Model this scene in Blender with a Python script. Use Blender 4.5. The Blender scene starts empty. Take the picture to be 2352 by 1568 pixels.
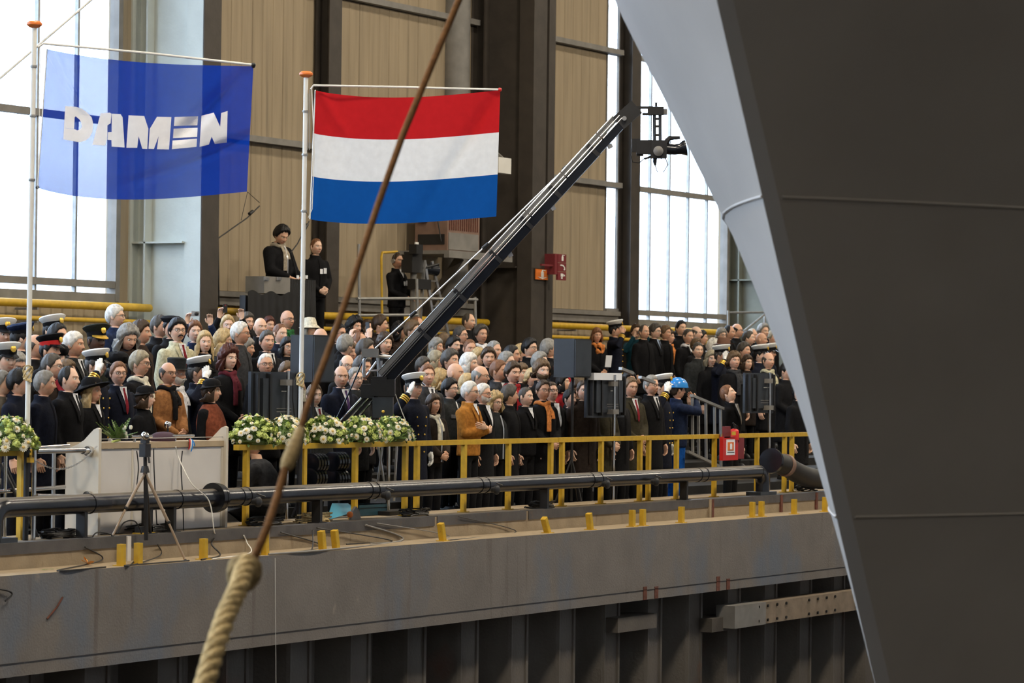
import bpy, math, random
import numpy as np
from mathutils import Vector, Matrix
random.seed(7)
rng = np.random.default_rng(7)
SC = bpy.context.scene
COL = SC.collection
# ------------------------------------------------------------------ camera (photo frame 2352 x 1568, X = along the quay, Y = across it, Z = up, deck at 0)
F, CX, CY = 7200.0, 1176.0, 784.0
YAW, PITCH, ROLL = math.radians(29.54), 0.01167, 0.012
CAM = np.array([0.0, 0.0, 1.72])
_f0 = np.array([math.cos(YAW), math.sin(YAW), 0]); _r0 = np.array([math.sin(YAW), -math.cos(YAW), 0]); _u0 = np.array([0, 0, 1.0])
CF = _f0 * math.cos(PITCH) + _u0 * math.sin(PITCH)
_u1 = _u0 * math.cos(PITCH) - _f0 * math.sin(PITCH)
CR = _r0 * math.cos(ROLL) + _u1 * math.sin(ROLL)
CU = _u1 * math.cos(ROLL) - _r0 * math.sin(ROLL)
cam = bpy.data.cameras.new('camera'); cam.sensor_width = 36; cam.lens = 36 * F / 2352; cam.clip_end = 400
cam.dof.use_dof = True; cam.dof.focus_distance = 34; cam.dof.aperture_fstop = 4.5
co = bpy.data.objects.new('camera', cam); COL.objects.link(co)
co.matrix_world = Matrix(((CR[0], CU[0], -CF[0], CAM[0]), (CR[1], CU[1], -CF[1], CAM[1]), (CR[2], CU[2], -CF[2], CAM[2]), (0, 0, 0, 1)))
SC.camera = co
SC.view_settings.view_transform = 'Standard'; SC.view_settings.look = 'None'
SC.view_settings.exposure = 0.0; SC.view_settings.gamma = 1.0; SC.view_settings.use_curve_mapping = False
# ------------------------------------------------------------------ daylight outside
w = bpy.data.worlds.new('sky'); SC.world = w; w.use_nodes = True
nt = w.node_tree; nt.nodes.clear()
_o = nt.nodes.new('ShaderNodeOutputWorld'); _b = nt.nodes.new('ShaderNodeBackground')
_tc = nt.nodes.new('ShaderNodeTexCoord'); _sx = nt.nodes.new('ShaderNodeSeparateXYZ'); _cr = nt.nodes.new('ShaderNodeValToRGB')
_cr.color_ramp.elements[0].position = 0.0; _cr.color_ramp.elements[0].color = (0.088, 0.098, 0.11, 1)
_cr.color_ramp.elements[1].position = 0.07; _cr.color_ramp.elements[1].color = (0.70, 0.83, 1.0, 1)
nt.links.new(_tc.outputs['Generated'], _sx.inputs[0]); nt.links.new(_sx.outputs['Z'], _cr.inputs[0])
nt.links.new(_cr.outputs[0], _b.inputs[0]); _b.inputs[1].default_value = 10.0; nt.links.new(_b.outputs[0], _o.inputs[0])
# ------------------------------------------------------------------ hall lamps under the roof, then added key and fill lamps lower down
def lamp(x, y, z, sx, sy, p, col, rot=(0, 0, 0)):
    l = bpy.data.lights.new('hall_and_fill_lamp', 'AREA'); l.shape = 'RECTANGLE'; l.size = sx; l.size_y = sy; l.energy = p; l.color = col
    o = bpy.data.objects.new('hall_and_fill_lamp', l); o.location = (x, y, z); o.rotation_euler = rot; COL.objects.link(o)
WARM = (1.0, 0.88, 0.70)
for lx in (12, 26, 40, 54, 68):
    lamp(lx, 19, 15.4, 3.0, 1.6, 800, WARM)
for lx in (-3, 10, 22, 34, 46, 58):  # added key lamps, tilted to brighten the faces; the first also lights the stem
    lamp(lx, 10.5, 11.5, 2.0, 1.4, 820, WARM, (math.radians(28), 0, 0))
for lx in (8, 24, 40):  # added fill lamps for the hull's near side and the quay face
    lamp(lx, -9, 11.0, 3.0, 1.6, 240, WARM, (math.radians(35), 0, 0))
SC.cycles.use_denoising = True
SC.cycles.max_bounces = 6; SC.cycles.diffuse_bounces = 3; SC.cycles.transparent_max_bounces = 12
SC.cycles.sample_clamp_indirect = 6.0

# ------------------------------------------------------------------ helpers
def ray(x, y): return CF + (x - CX) / F * CR - (y - CY) / F * CU
def at(x, y, Y):
    v = ray(x, y); return CAM + v * (Y / v[1])
def atd(x, y, d): return CAM + ray(x, y) * d
def atx(x, y, X):
    v = ray(x, y); return CAM + v * (X / v[0])
def atz(x, y, z):
    v = ray(x, y); return CAM + v * ((z - CAM[2]) / v[2])
def pix(p):
    q = np.asarray(p, float) - CAM; d = q @ CF
    return CX + F * (q @ CR) / d, CY - F * (q @ CU) / d, d
V = lambda *a: np.array(a, float)
def nrm(v):
    v = np.asarray(v, float); n = np.linalg.norm(v); return v / n if n > 1e-9 else v

class MB:
    def __init__(self): self.v = []; self.f = []; self.m = []
    def add(self, verts, faces, mi=0):
        o = len(self.v); self.v.extend([tuple(map(float, p)) for p in verts])
        self.f.extend([tuple(i + o for i in f) for f in faces]); self.m.extend([mi] * len(faces)); return self
    def box(self, c, s, M=None, mi=0):
        c = np.asarray(c, float); hx, hy, hz = [k / 2 for k in s]
        p = np.array([[x, y, z] for z in (-hz, hz) for y in (-hy, hy) for x in (-hx, hx)])
        if M is not None: p = p @ np.asarray(M).T
        return self.add(p + c, [(0, 2, 3, 1), (4, 5, 7, 6), (0, 1, 5, 4), (2, 6, 7, 3), (0, 4, 6, 2), (1, 3, 7, 5)], mi)
    def bb(self, x0, x1, y0, y1, z0, z1, mi=0):
        return self.box(((x0 + x1) / 2, (y0 + y1) / 2, (z0 + z1) / 2), (abs(x1 - x0), abs(y1 - y0), abs(z1 - z0)), None, mi)
    def bar(self, a, b, w, h, up=(0, 0, 1), mi=0):
        a = np.asarray(a, float); b = np.asarray(b, float); d = nrm(b - a); u = np.asarray(up, float)
        if abs(d @ u) > .98: u = V(0, 1, 0)
        s = nrm(np.cross(d, u)); u = np.cross(s, d)
        return self.box((a + b) / 2, (np.linalg.norm(b - a), w, h), np.column_stack([d, s, u]), mi)
    def tube(self, path, r, n=8, mi=0, caps=True, sq=1.0):
        P = np.asarray(path, float); k = len(P); R = np.broadcast_to(np.asarray(r, float), (k,))
        T = np.gradient(P, axis=0); T = np.array([nrm(t) for t in T])
        u = V(0, 0, 1) if abs(T[0][2]) < .9 else V(1, 0, 0)
        vs = []
        for i in range(k):
            s = nrm(np.cross(T[i], u)); u = nrm(np.cross(s, T[i]))
            for j in range(n):
                a = 2 * math.pi * j / n; vs.append(P[i] + R[i] * (math.cos(a) * s + math.sin(a) * u * sq))
        fs = [(i * n + j, i * n + (j + 1) % n, (i + 1) * n + (j + 1) % n, (i + 1) * n + j) for i in range(k - 1) for j in range(n)]
        if caps: fs += [tuple(range(n - 1, -1, -1)), tuple(range((k - 1) * n, k * n))]
        return self.add(vs, fs, mi)
    def rings(self, rs, mi=0, caps=True):
        n = len(rs[0]); k = len(rs); vs = [p for r in rs for p in r]
        fs = [(i * n + j, i * n + (j + 1) % n, (i + 1) * n + (j + 1) % n, (i + 1) * n + j) for i in range(k - 1) for j in range(n)]
        if caps: fs += [tuple(range(n - 1, -1, -1)), tuple(range((k - 1) * n, k * n))]
        return self.add(vs, fs, mi)
    def lathe(self, prof, c=(0, 0, 0), n=16, M=None, mi=0, sx=1, sy=1, caps=True):
        rs = []
        for r, z in prof:
            p = np.array([[r * math.cos(2 * math.pi * j / n) * sx, r * math.sin(2 * math.pi * j / n) * sy, z] for j in range(n)])
            if M is not None: p = p @ np.asarray(M).T
            rs.append(p + np.asarray(c, float))
        return self.rings(rs, mi, caps)
    def ball(self, c, r, nu=10, nv=6, mi=0):
        r = np.broadcast_to(np.asarray(r, float), (3,)); rs = []
        for i in range(1, nv):
            t = math.pi * i / nv
            rs.append([np.asarray(c) + V(r[0] * math.sin(t) * math.cos(2 * math.pi * j / nu), r[1] * math.sin(t) * math.sin(2 * math.pi * j / nu), -r[2] * math.cos(t)) for j in range(nu)])
        return self.rings(rs, mi)
    def grid(self, G, mi=0, flip=False):
        G = np.asarray(G, float); a, b = G.shape[:2]
        fs = [(i * b + j, i * b + j + 1, (i + 1) * b + j + 1, (i + 1) * b + j) for i in range(a - 1) for j in range(b - 1)]
        if flip: fs = [f[::-1] for f in fs]
        return self.add(G.reshape(-1, 3), fs, mi)
    def slab(self, poly, off, mi=0):
        """a flat polygon (3-D points in one plane) given a thickness along off"""
        p = [np.asarray(q, float) for q in poly]; n = len(p); o = np.asarray(off, float)
        vs = p + [q + o for q in p]
        return self.add(vs, [tuple(range(n - 1, -1, -1)), tuple(range(n, 2 * n))] + [(i, (i + 1) % n, n + (i + 1) % n, n + i) for i in range(n)], mi)
    def mesh(self, name, mats=(), smooth=True):
        me = bpy.data.meshes.new(name); me.from_pydata(self.v, [], self.f)
        for m in (mats if isinstance(mats, (list, tuple)) else [mats]): me.materials.append(m)
        me.polygons.foreach_set('material_index', self.m)
        if smooth:
            me.polygons.foreach_set('use_smooth', [True] * len(self.f)); me.set_sharp_from_angle(angle=math.radians(42))
        me.update(); return me
    def build(self, name, mats, parent=None, smooth=True, loc=None):
        return obj(name, self.mesh(name, mats, smooth), parent, loc)

def obj(name, me, parent=None, loc=None):
    o = bpy.data.objects.new(name, me); COL.objects.link(o)
    if parent is not None: o.parent = parent
    if loc is not None: o.location = loc
    return o
def empty(name, loc=(0, 0, 0), rz=0):
    o = bpy.data.objects.new(name, None); o.empty_display_size = .1; COL.objects.link(o); o.location = tuple(map(float, loc)); o.rotation_euler[2] = rz; return o
def tag(o, label=None, cat=None, group=None, kind=None):
    if label: o['label'] = label
    if cat: o['category'] = cat
    if group: o['group'] = group
    if kind: o['kind'] = kind
    return o
def thing(name, label, cat, group=None, loc=(0, 0, 0), rz=0): return tag(empty(name, loc, rz), label, cat, group)
def struct(o): o['kind'] = 'structure'; return o

def mat(name, col, rough=.6, metal=0., var=.12, scale=5., bump=0., bscale=60., spec=.5, stretch=None, stain=None, emit=None, coat=0.):
    m = bpy.data.materials.new(name); m.use_nodes = True; t = m.node_tree; p = t.nodes['Principled BSDF']
    p.inputs['Roughness'].default_value = rough; p.inputs['Metallic'].default_value = metal; p.inputs['Specular IOR Level'].default_value = spec
    p.inputs['Coat Weight'].default_value = coat
    g = t.nodes.new('ShaderNodeNewGeometry'); mp = t.nodes.new('ShaderNodeMapping'); t.links.new(g.outputs['Position'], mp.inputs[0])
    if stretch: mp.inputs['Scale'].default_value = stretch
    n = t.nodes.new('ShaderNodeTexNoise'); n.inputs['Scale'].default_value = scale; n.inputs['Detail'].default_value = 6; t.links.new(mp.outputs[0], n.inputs[0])
    r = t.nodes.new('ShaderNodeValToRGB'); t.links.new(n.outputs['Fac'], r.inputs[0])
    c = np.array(col[:3], float)
    r.color_ramp.elements[0].position = .3; r.color_ramp.elements[0].color = (*np.clip(c * (1 - var), 0, 1), 1)
    r.color_ramp.elements[1].position = .7; r.color_ramp.elements[1].color = (*np.clip(c * (1 + var), 0, 1), 1)
    out = r.outputs[0]
    for (sc, th, scol, st) in (stain or ()):
        mp2 = t.nodes.new('ShaderNodeMapping'); t.links.new(g.outputs['Position'], mp2.inputs[0]); mp2.inputs['Scale'].default_value = st
        n2 = t.nodes.new('ShaderNodeTexNoise'); n2.inputs['Scale'].default_value = sc; n2.inputs['Detail'].default_value = 5; t.links.new(mp2.outputs[0], n2.inputs[0])
        r2 = t.nodes.new('ShaderNodeValToRGB'); t.links.new(n2.outputs['Fac'], r2.inputs[0])
        r2.color_ramp.elements[0].position = th; r2.color_ramp.elements[1].position = min(1, th + .16)
        mx = t.nodes.new('ShaderNodeMix'); mx.data_type = 'RGBA'
        t.links.new(r2.outputs[0], mx.inputs[0]); t.links.new(out, mx.inputs[6]); mx.inputs[7].default_value = (*scol, 1); out = mx.outputs[2]
    t.links.new(out, p.inputs['Base Color'])
    if bump:
        bn = t.nodes.new('ShaderNodeTexNoise'); bn.inputs['Scale'].default_value = bscale; bn.inputs['Detail'].default_value = 3; t.links.new(g.outputs['Position'], bn.inputs[0])
        b = t.nodes.new('ShaderNodeBump'); b.inputs['Strength'].default_value = bump; b.inputs['Distance'].default_value = .02
        t.links.new(bn.outputs['Fac'], b.inputs['Height']); t.links.new(b.outputs[0], p.inputs['Normal'])
    return m

M = {}
M['clad'] = mat('cladding_beige', (.325, .262, .178), .7, 0, .10, 3, .12, 30, .2, (3, 3, .25), [(2.5, .58, (.22, .18, .125), (3, 3, .12))])
M['steel_dark'] = mat('steel_brown', (.045, .037, .03), .6, 0, .2, 4, .1, 20)
M['steel_pale'] = mat('steel_pale_green', (.50, .54, .51), .65, 0, .06, 3, .1, 25)
M['steel_grey'] = mat('steel_grey', (.20, .19, .175), .55, 0, .15, 5)
M['steel_green'] = mat('steel_greygreen', (.16, .17, .14), .6, 0, .12, 4)
M['conc_face'] = mat('concrete_face', (.19, .172, .155), .8, 0, .10, 2.2, .25, 45, .2, None,
                     [(1.3, .52, (.15, .165, .19), (1, 1, .5)), (5, .60, (.125, .105, .09), (1.5, 1, .10)), (7, .68, (.29, .26, .22), (1, 1, .6))])
M['conc_top'] = mat('concrete_beige', (.31, .245, .165), .85, 0, .15, 4, .2, 50, .2, None, [(9, .62, (.19, .14, .09), (1, 1, .35))])
M['deck'] = mat('deck_concrete', (.085, .072, .06), .8, 0, .2, 3, .1, 40, .2)
M['step'] = mat('step_black', (.022, .021, .02), .8, 0, .2, 3, .1, 40, .2)
M['angle'] = mat('steel_angle', (.075, .07, .068), .5, 0, .25, 6, .1, 40, .5, None, [(8, .62, (.12, .08, .05), (1, 1, 1))])
M['pile'] = mat('sheet_pile_steel', (.115, .102, .087), .55, 0, .35, 1.3, .2, 30, .4, (1, 1, .5), [(1.1, .6, (.13, .05, .03), (1, 1, .8))])
M['black'] = mat('black_paint', (.012, .012, .013), .45, 0, .2, 9)
M['black_gloss'] = mat('black_gloss', (.012, .014, .02), .22, .3, .2, 9, spec=.7)
M['pipe'] = mat('pipe_black_tar', (.014, .016, .023), .24, .3, .4, 5, .06, 30, .9, (1, 1, 1), [(3, .62, (.06, .055, .05), (.6, 1, 1))])
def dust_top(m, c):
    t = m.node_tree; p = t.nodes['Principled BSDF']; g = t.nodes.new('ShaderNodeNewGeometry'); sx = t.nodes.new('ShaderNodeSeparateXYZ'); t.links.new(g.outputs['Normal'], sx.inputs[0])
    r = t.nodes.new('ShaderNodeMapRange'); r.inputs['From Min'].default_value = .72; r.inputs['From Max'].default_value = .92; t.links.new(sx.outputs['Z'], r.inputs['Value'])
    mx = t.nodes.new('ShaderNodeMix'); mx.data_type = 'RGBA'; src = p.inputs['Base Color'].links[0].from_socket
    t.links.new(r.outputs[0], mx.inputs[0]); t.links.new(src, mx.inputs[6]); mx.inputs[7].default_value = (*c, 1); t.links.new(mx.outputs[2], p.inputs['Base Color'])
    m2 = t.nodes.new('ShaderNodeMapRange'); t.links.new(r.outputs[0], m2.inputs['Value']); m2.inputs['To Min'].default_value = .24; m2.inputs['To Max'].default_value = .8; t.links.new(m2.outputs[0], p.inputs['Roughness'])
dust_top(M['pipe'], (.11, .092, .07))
M['rubber'] = mat('black_rubber', (.018, .017, .016), .6, 0, .2, 9)
M['yellow'] = mat('safety_yellow', (.56, .345, .02), .5, 0, .12, 12, .05, 60, .5, None, [(14, .66, (.30, .17, .02), (1, 1, 1))])
M['chrome'] = mat('chrome', (.62, .60, .58), .14, 1, .05, 5)
M['alu'] = mat('aluminium', (.55, .55, .55), .3, .9, .1, 8)
M['galv'] = mat('galvanised', (.34, .34, .33), .45, .6, .15, 9)
M['white_lac'] = mat('lectern_white', (.66, .625, .585), .45, 0, .05, 2)
M['cream_lac'] = mat('lectern_cream', (.64, .58, .475), .45, 0, .05, 2)
M['wood_edge'] = mat('lectern_ledge', (.42, .32, .20), .5, 0, .12, 6)
M['white'] = mat('white_paint', (.75, .74, .70), .4, 0, .05, 4)
M['red'] = mat('red_paint', (.55, .018, .015), .35, 0, .06, 4)
M['dark_red'] = mat('dark_red', (.17, .02, .025), .5, 0, .1, 4)
M['orange'] = mat('orange_paint', (.75, .19, .03), .4, 0, .06, 4)
M['hull'] = mat('hull_primer', (.42, .395, .365), .5, 0, .06, 1.2, .03, 14, .45)
M['rope'] = mat('rope_hemp', (.60, .46, .24), .9, 0, .35, 40, .4, 120, .1)
M['rope_tan'] = mat('rope_tan', (.36, .27, .14), .9, 0, .3, 40, .4, 120, .1)
M['rope_brown'] = mat('rope_brown', (.17, .085, .035), .9, 0, .3, 30, .3, 120, .1)
M['blue_steel'] = mat('screen_casing', (.035, .042, .052), .45, .2, .2, 6)
M['wood'] = mat('beam_wood', (.22, .17, .12), .75, 0, .2, 6, .1, 40)
M['gold'] = mat('gold_braid', (.80, .50, .08), .35, .6, .1, 30)
M['rust'] = mat('rust', (.12, .04, .025), .9, 0, .3, 20)
M['tan_brown'] = mat('tan_legs', (.42, .32, .23), .4, .3, .1, 10)
M['blue_plastic'] = mat('blue_plastic', (.02, .22, .62), .25, 0, .04, 3)
M['teal_plastic'] = mat('teal_plastic', (.05, .30, .45), .35, 0, .1, 3)
M['pinkish'] = mat('heater_casing', (.22, .135, .10), .6, 0, .15, 6)
M['screen_glass'] = mat('glass_dark', (.01, .01, .012), .1)
M['green_leaf'] = mat('leaf_green', (.10, .17, .035), .55, 0, .35, 30)
M['lime_flower'] = mat('carnation_lime', (.50, .58, .17), .7, 0, .2, 60)
M['white_petal'] = mat('petal_white', (.86, .84, .70), .6, 0, .06, 40)
M['yolk'] = mat('flower_centre', (.72, .52, .18), .7, 0, .15, 60)
M['paper'] = mat('paper_white', (.80, .82, .86), .6, 0, .03, 5)

def glass_mat():
    m = bpy.data.materials.new('window_glass'); m.use_nodes = True; t = m.node_tree; t.nodes.clear()
    o = t.nodes.new('ShaderNodeOutputMaterial'); mx = t.nodes.new('ShaderNodeMixShader'); tr = t.nodes.new('ShaderNodeBsdfTransparent'); gl = t.nodes.new('ShaderNodeBsdfGlossy')
    tr.inputs[0].default_value = (.93, .95, .97, 1); gl.inputs['Roughness'].default_value = .05; mx.inputs[0].default_value = .06
    t.links.new(tr.outputs[0], mx.inputs[1]); t.links.new(gl.outputs[0], mx.inputs[2]); t.links.new(mx.outputs[0], o.inputs[0]); return m
M['glass'] = glass_mat()
def cloth_mat(name, col, transp=0., tcol=(1, 1, 1), translu=.35):
    m = bpy.data.materials.new(name); m.use_nodes = True; t = m.node_tree; t.nodes.clear()
    o = t.nodes.new('ShaderNodeOutputMaterial'); a = t.nodes.new('ShaderNodeMixShader'); b = t.nodes.new('ShaderNodeMixShader')
    di = t.nodes.new('ShaderNodeBsdfDiffuse'); tl = t.nodes.new('ShaderNodeBsdfTranslucent'); tr = t.nodes.new('ShaderNodeBsdfTransparent')
    g = t.nodes.new('ShaderNodeNewGeometry'); n = t.nodes.new('ShaderNodeTexNoise'); n.inputs['Scale'].default_value = 14; t.links.new(g.outputs['Position'], n.inputs[0])
    r = t.nodes.new('ShaderNodeValToRGB'); t.links.new(n.outputs['Fac'], r.inputs[0]); c = np.array(col)
    r.color_ramp.elements[0].color = (*(c * .9), 1); r.color_ramp.elements[1].color = (*np.clip(c * 1.1, 0, 1), 1)
    t.links.new(r.outputs[0], di.inputs[0]); t.links.new(r.outputs[0], tl.inputs[0]); tr.inputs[0].default_value = (*tcol, 1)
    a.inputs[0].default_value = translu; b.inputs[0].default_value = transp
    t.links.new(di.outputs[0], a.inputs[1]); t.links.new(tl.outputs[0], a.inputs[2]); t.links.new(a.outputs[0], b.inputs[1]); t.links.new(tr.outputs[0], b.inputs[2]); t.links.new(b.outputs[0], o.inputs[0]); return m
# ================================================================== hall structure
YW = 27.2
def extr(poly, z0, z1):   # vertical extrusion of an XY polygon
    return MB().slab([(x, y, z0) for x, y in poly], (0, 0, z1 - z0))
RISE, XP = .115, 27.0
def tread(Y, X=99): return (.10 if X < XP else 0.0) + (0.0 if Y < 18.7 else RISE * min(8, math.floor((Y - 18.7) / .85) + 1))

fl = struct(MB().bb(-20, 100, 18.1, YW, -.7, 0).build('floor', M['deck'], smooth=False))
df = struct(MB().bb(-20, 100, -20, 17.6, -8.2, -8).build('floor_dock_basin', M['deck'], smooth=False))
struct(MB().bb(-20, 100, -20, 30, 16, 16.3).build('ceiling', M['steel_grey'], smooth=False))
struct(MB().bb(-20.3, -20, -20, 30, -8.2, 16).build('wall_left', M['steel_grey'], smooth=False))
struct(MB().bb(100, 100.3, -20, 30, -8.2, 16).build('wall_right', M['steel_grey'], smooth=False))
struct(MB().bb(-20, 100, -20.3, -20, -8.2, 16).build('wall_near', M['steel_grey'], smooth=False))
# --- back wall: low ribbed plinth, solid far ends, sheets in bays
wb = MB()
prof = []
x = -20.0
while x < 99.9:
    prof += [(x, YW), (x + .15, YW), (x + .17, YW - .025), (x + .23, YW - .025), (x + .25, YW)]; x += .25
prof += [(99.99, YW), (99.99, YW + .2), (-20, YW + .2)]
wb.slab([(a, b, -.7) for a, b in prof], (0, 0, 3.47))
wb.bb(36.43, 37.3, YW, YW + .2, 2.77, 16); wb.bb(56.68, 57.85, YW, YW + .2, 2.77, 16); wb.bb(51.97, 52.53, YW + .03, YW + .06, 2.77, 16); wb.bb(37.2, 51.45, YW + .036, YW + .2, 2.77, 12.4); wb.bb(68, 99.99, YW, YW + .2, 2.77, 16); wb.bb(-20, 68, YW, YW + .2, 12.4, 16)
wall = struct(wb.build('wall_back', M['clad'], smooth=False))
def sheet(wid, h):
    """one cladding sheet with three shallow folds; local origin at its lower corner"""
    p = [(0, 0), (.012, -.012), (wid * .30, -.012), (wid * .315, -.024), (wid * .345, -.024), (wid * .36, -.012), (wid * .64, -.012), (wid * .655, -.024), (wid * .685, -.024), (wid * .70, -.012), (wid - .012, -.012), (wid, 0), (wid, .03), (0, .03)]
    return MB().slab([(a, b, 0) for a, b in p], (0, 0, h)).mesh('cladding_sheet', M['clad'], smooth=False)
ROWZ = [(2.99, 5.28), (5.38, 7.75), (7.87, 10.2), (10.3, 12.4)]
for (xa, xb, n) in ((37.25, 41.5, 5), (41.95, 46.5, 5), (47.5, 51.42, 4)):
    wd = (xb - xa) / n
    for (za, zb) in ROWZ:
        me = sheet(wd - .012, zb - za)
        for i in range(n): obj('cladding_sheet', me, wall, (xa + i * wd, YW, za))
gir = MB()
for (xa, xb) in ((37.23, 41.5), (41.95, 46.5), (47.5, 51.85)):
    for z in (5.33, 7.81, 10.25):
        MB().bb(xa, xb, YW - .15, YW + .02, z - .045, z + .05).build('girt', M['steel_grey'], wall, False)
    MB().bb(xa, xb, YW - .09, YW + .02, 2.77, 2.90).bb(xa, xb, YW - .14, YW + .02, 2.90, 2.98).build('sill_beam', M['steel_grey'], wall, False)
# --- windows
def window(n, x0, x1, mull, zs):
    o = MB()
    for xx in (x0, x1): o.bb(xx - .05, xx + .05, YW - .06, YW + .1, 2.75, zs[-1]) if x1 - x0 > 1 else o.bb(xx - .02, xx + .02, YW - .01, YW + .04, 2.75, zs[-1])
    o.bb(x0, x1, YW - .05, YW + .1, 2.72, 2.86)
    wn = struct(o.build('window_%d' % n, M['steel_grey'], smooth=False))
    for xm in mull: MB().bb(xm - .022, xm + .022, YW, YW + .06, 2.86, zs[-1]).build('mullion', M['galv'], wn, False)
    for z in zs[:-1]: MB().bb(x0, x1, YW - .05, YW + .06, z - .05, z + .05).build('transom', M['steel_grey'], wn, False)
    xs = [x0] + list(mull) + [x1]; zz = [2.86] + list(zs)
    for a, b in zip(xs, xs[1:]):
        for c, d in zip(zz, zz[1:]): MB().bb(a + .02, b - .02, YW + .025, YW + .035, c + .02, d - .02).build('pane', M['glass'], wn, False)
    return wn
window(1, 10.0, 36.38, [36.38 - .905 * k for k in range(1, 29)], (2.99, 5.33, 7.81, 10.25, 12.4))
window(2, 52.58, 56.62, [53.3, 54.12, 54.95, 55.78], (2.99, 5.33, 7.81, 10.25, 12.4))
window(3, 51.46, 51.94, [], (2.99, 5.33, 7.81, 10.25, 12.4))
window(4, 57.9, 67.9, [57.9 + .87 * k for k in range(1, 12)], (2.99, 5.33, 7.81, 10.25, 12.4))  # unseen bay behind the bow, added for more daylight on the hull
window(5, -19.5, 9.6, [-19.5 + 2.6 * k for k in range(1, 11)], (2.99, 5.33, 7.81, 10.25, 12.4))  # unseen bay, added to throw daylight on the bow's far side
# tie rod across the first window
a, b = at(-30, 205, YW - .25), at(250, -35, YW - .25)
tag(MB().tube([a, b], .018, 6).build('tie_rod', M['galv']), 'thin diagonal tie rod crossing the tall window behind the blue flag', 'rod')
# --- columns
def big_column(n, X, m, wide=.43, zst=3.6, second=False):
    o = MB().bb(X, X + wide, 26.0, 26.28, -.1, 16).bb(X + .1, X + .2, 26.28, 27.2, -.1, 16)
    c = struct(o.build('column_%d' % n, M[m], smooth=False))
    MB().bb(X - .06, X + .3, 26.93, 26.96, -.1, 16).build('flange', M[m], c, False)
    MB().bb(X - .1, X + .4, 27.17, 27.2, -.1, 16).build('flange', M[m], c, False)
    for z in (zst, zst + 6.5): MB().bb(X - .06, X + .1, 26.28, 27.17, z, z + .025).build('stiffener', M[m], c, False)
    return c
big_column(1, 36.8, 'steel_pale')
MB().bb(36.805, 37.235, 25.985, 26.0, -.1, 16).build('face_plate', M['steel_dark'], bpy.data.objects['column_1'], False)
big_column(2, 46.52, 'steel_dark', .46)
struct(MB().bb(47.02, 47.06, 25.98, 26.5, -.1, 16).bb(47.06, 47.5, 26.12, 26.16, -.1, 16).bb(47.24, 47.28, 26.16, 27.2, -.1, 16).build('column_4', M['steel_dark'], smooth=False))
big_column(3, 56.75, 'steel_green', zst=3.72)
for n, X in ((5, 41.56), (6, 51.97)):
    c = struct(MB().bb(X, X + .36, YW - .27, YW - .25, -.1, 16).bb(X + .16, X + .2, YW - .25, YW, -.1, 16).bb(X, X + .36, YW - .02, YW, -.1, 16).build('column_%d' % n, M['steel_dark'], smooth=False))
    MB().bb(X + .37, X + .45, YW - .05, YW + .05, -.1, 12.4).build('edge_strip', M['galv'], c, False)
struct(MB().lathe([(.24, 2.9), (.24, 16)], (45.78, YW - .1, 0), 14).build('column_7', M['steel_grey']))
# --- yellow pipes along the wall
def ypipe(xa, xb, z, r, lab):
    t = tag(MB().tube([(xa, 26.82, z), (xb, 26.82, z)], r, 14).build('yellow_pipe', M['yellow']), lab, 'pipe', 'yellow pipes along the back wall')
    xx = math.ceil(xa / 3.1) * 3.1
    while xx < xb:
        MB().bb(xx - .02, xx + .02, 26.78, YW - .03, z - r - .03, z - r).build('bracket', M['steel_grey'], t, False); xx += 3.1
    return t
ypipe(14, 36.72, 2.665, .058, 'thick yellow pipe under the tall window behind the saluting officers')
ypipe(14, 36.72, 2.46, .034, 'thin yellow pipe below the thick one, beside the pale column')
ypipe(37.1, 46.45, 2.665, .058, 'thick yellow pipe behind the crowd, under the mixing desk and camera tower')
ypipe(37.1, 46.45, 2.46, .034, 'thin yellow pipe behind the crowd, under the camera tower')
ypipe(47.55, 56.65, 2.665, .058, 'thick yellow pipe passing the second dark column toward the ship')
ypipe(47.55, 56.65, 2.46, .034, 'thin yellow pipe below the thick one, past the second dark column')
# --- grandstand for the crowd
gs = thing('grandstand', 'low dark stepped platform under the standing crowd', 'grandstand')
for k in range(8):
    y0 = 18.7 + .85 * k; y1 = 25.9 if k == 7 else y0 + .85
    MB().bb(XP, 72, y0, y1, RISE * k * .5, RISE * (k + 1)).bb(14, XP, y0, y1, RISE * k * .5, RISE * (k + 1) + .1).build('step', M['step'], gs, False)
MB().bb(14, XP, 18.2, 18.7, .0, .1).build('podium', M['step'], gs, False)
# --- quay: coping, ledge, face, sheet piles
q = MB().bb(-20, 100, 16.75, 17.9, -.86, 0).bb(-20, 100, 17.25, 18.1, -.7, .225).bb(-20, 100, 17.5, 17.7, -8.2, -.86)
quay = struct(q.build('floor_quay', [M['conc_face']], smooth=False))
quay.data.materials.append(M['conc_top'])
for p in quay.data.polygons:
    c = p.center
    if c.z > -.2 and not (abs(c.y - 16.75) < .01): p.material_index = 1
    if abs(c.y - 17.25) < .01: p.material_index = 1
jx = [at(x, 1180, 17.25)[0] for x in (293, 612, 1000, 1210, 1628, 1792, 1873)]
ed = [14.0] + jx + [60.0]
for a, b in zip(ed, ed[1:]):
    MB().bb(a + .03, b - .03, 17.238, 17.36, .13, .232).build('edge_angle', M['angle'], quay, False)
for i, xx in enumerate(jx):
    if i in (2, 3): continue
    MB().bb(xx - .028, xx + .028, 17.225, 17.3, .0, .228).build('joint_plate', M['white_lac'] if i == 0 else M['rust'] if i > 4 else M['conc_top'], quay, False)
    if i == 4: MB().bb(xx + .035, xx + .1, 17.225, 17.3, .0, .228).build('joint_plate', M['rust'], quay, False)
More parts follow.
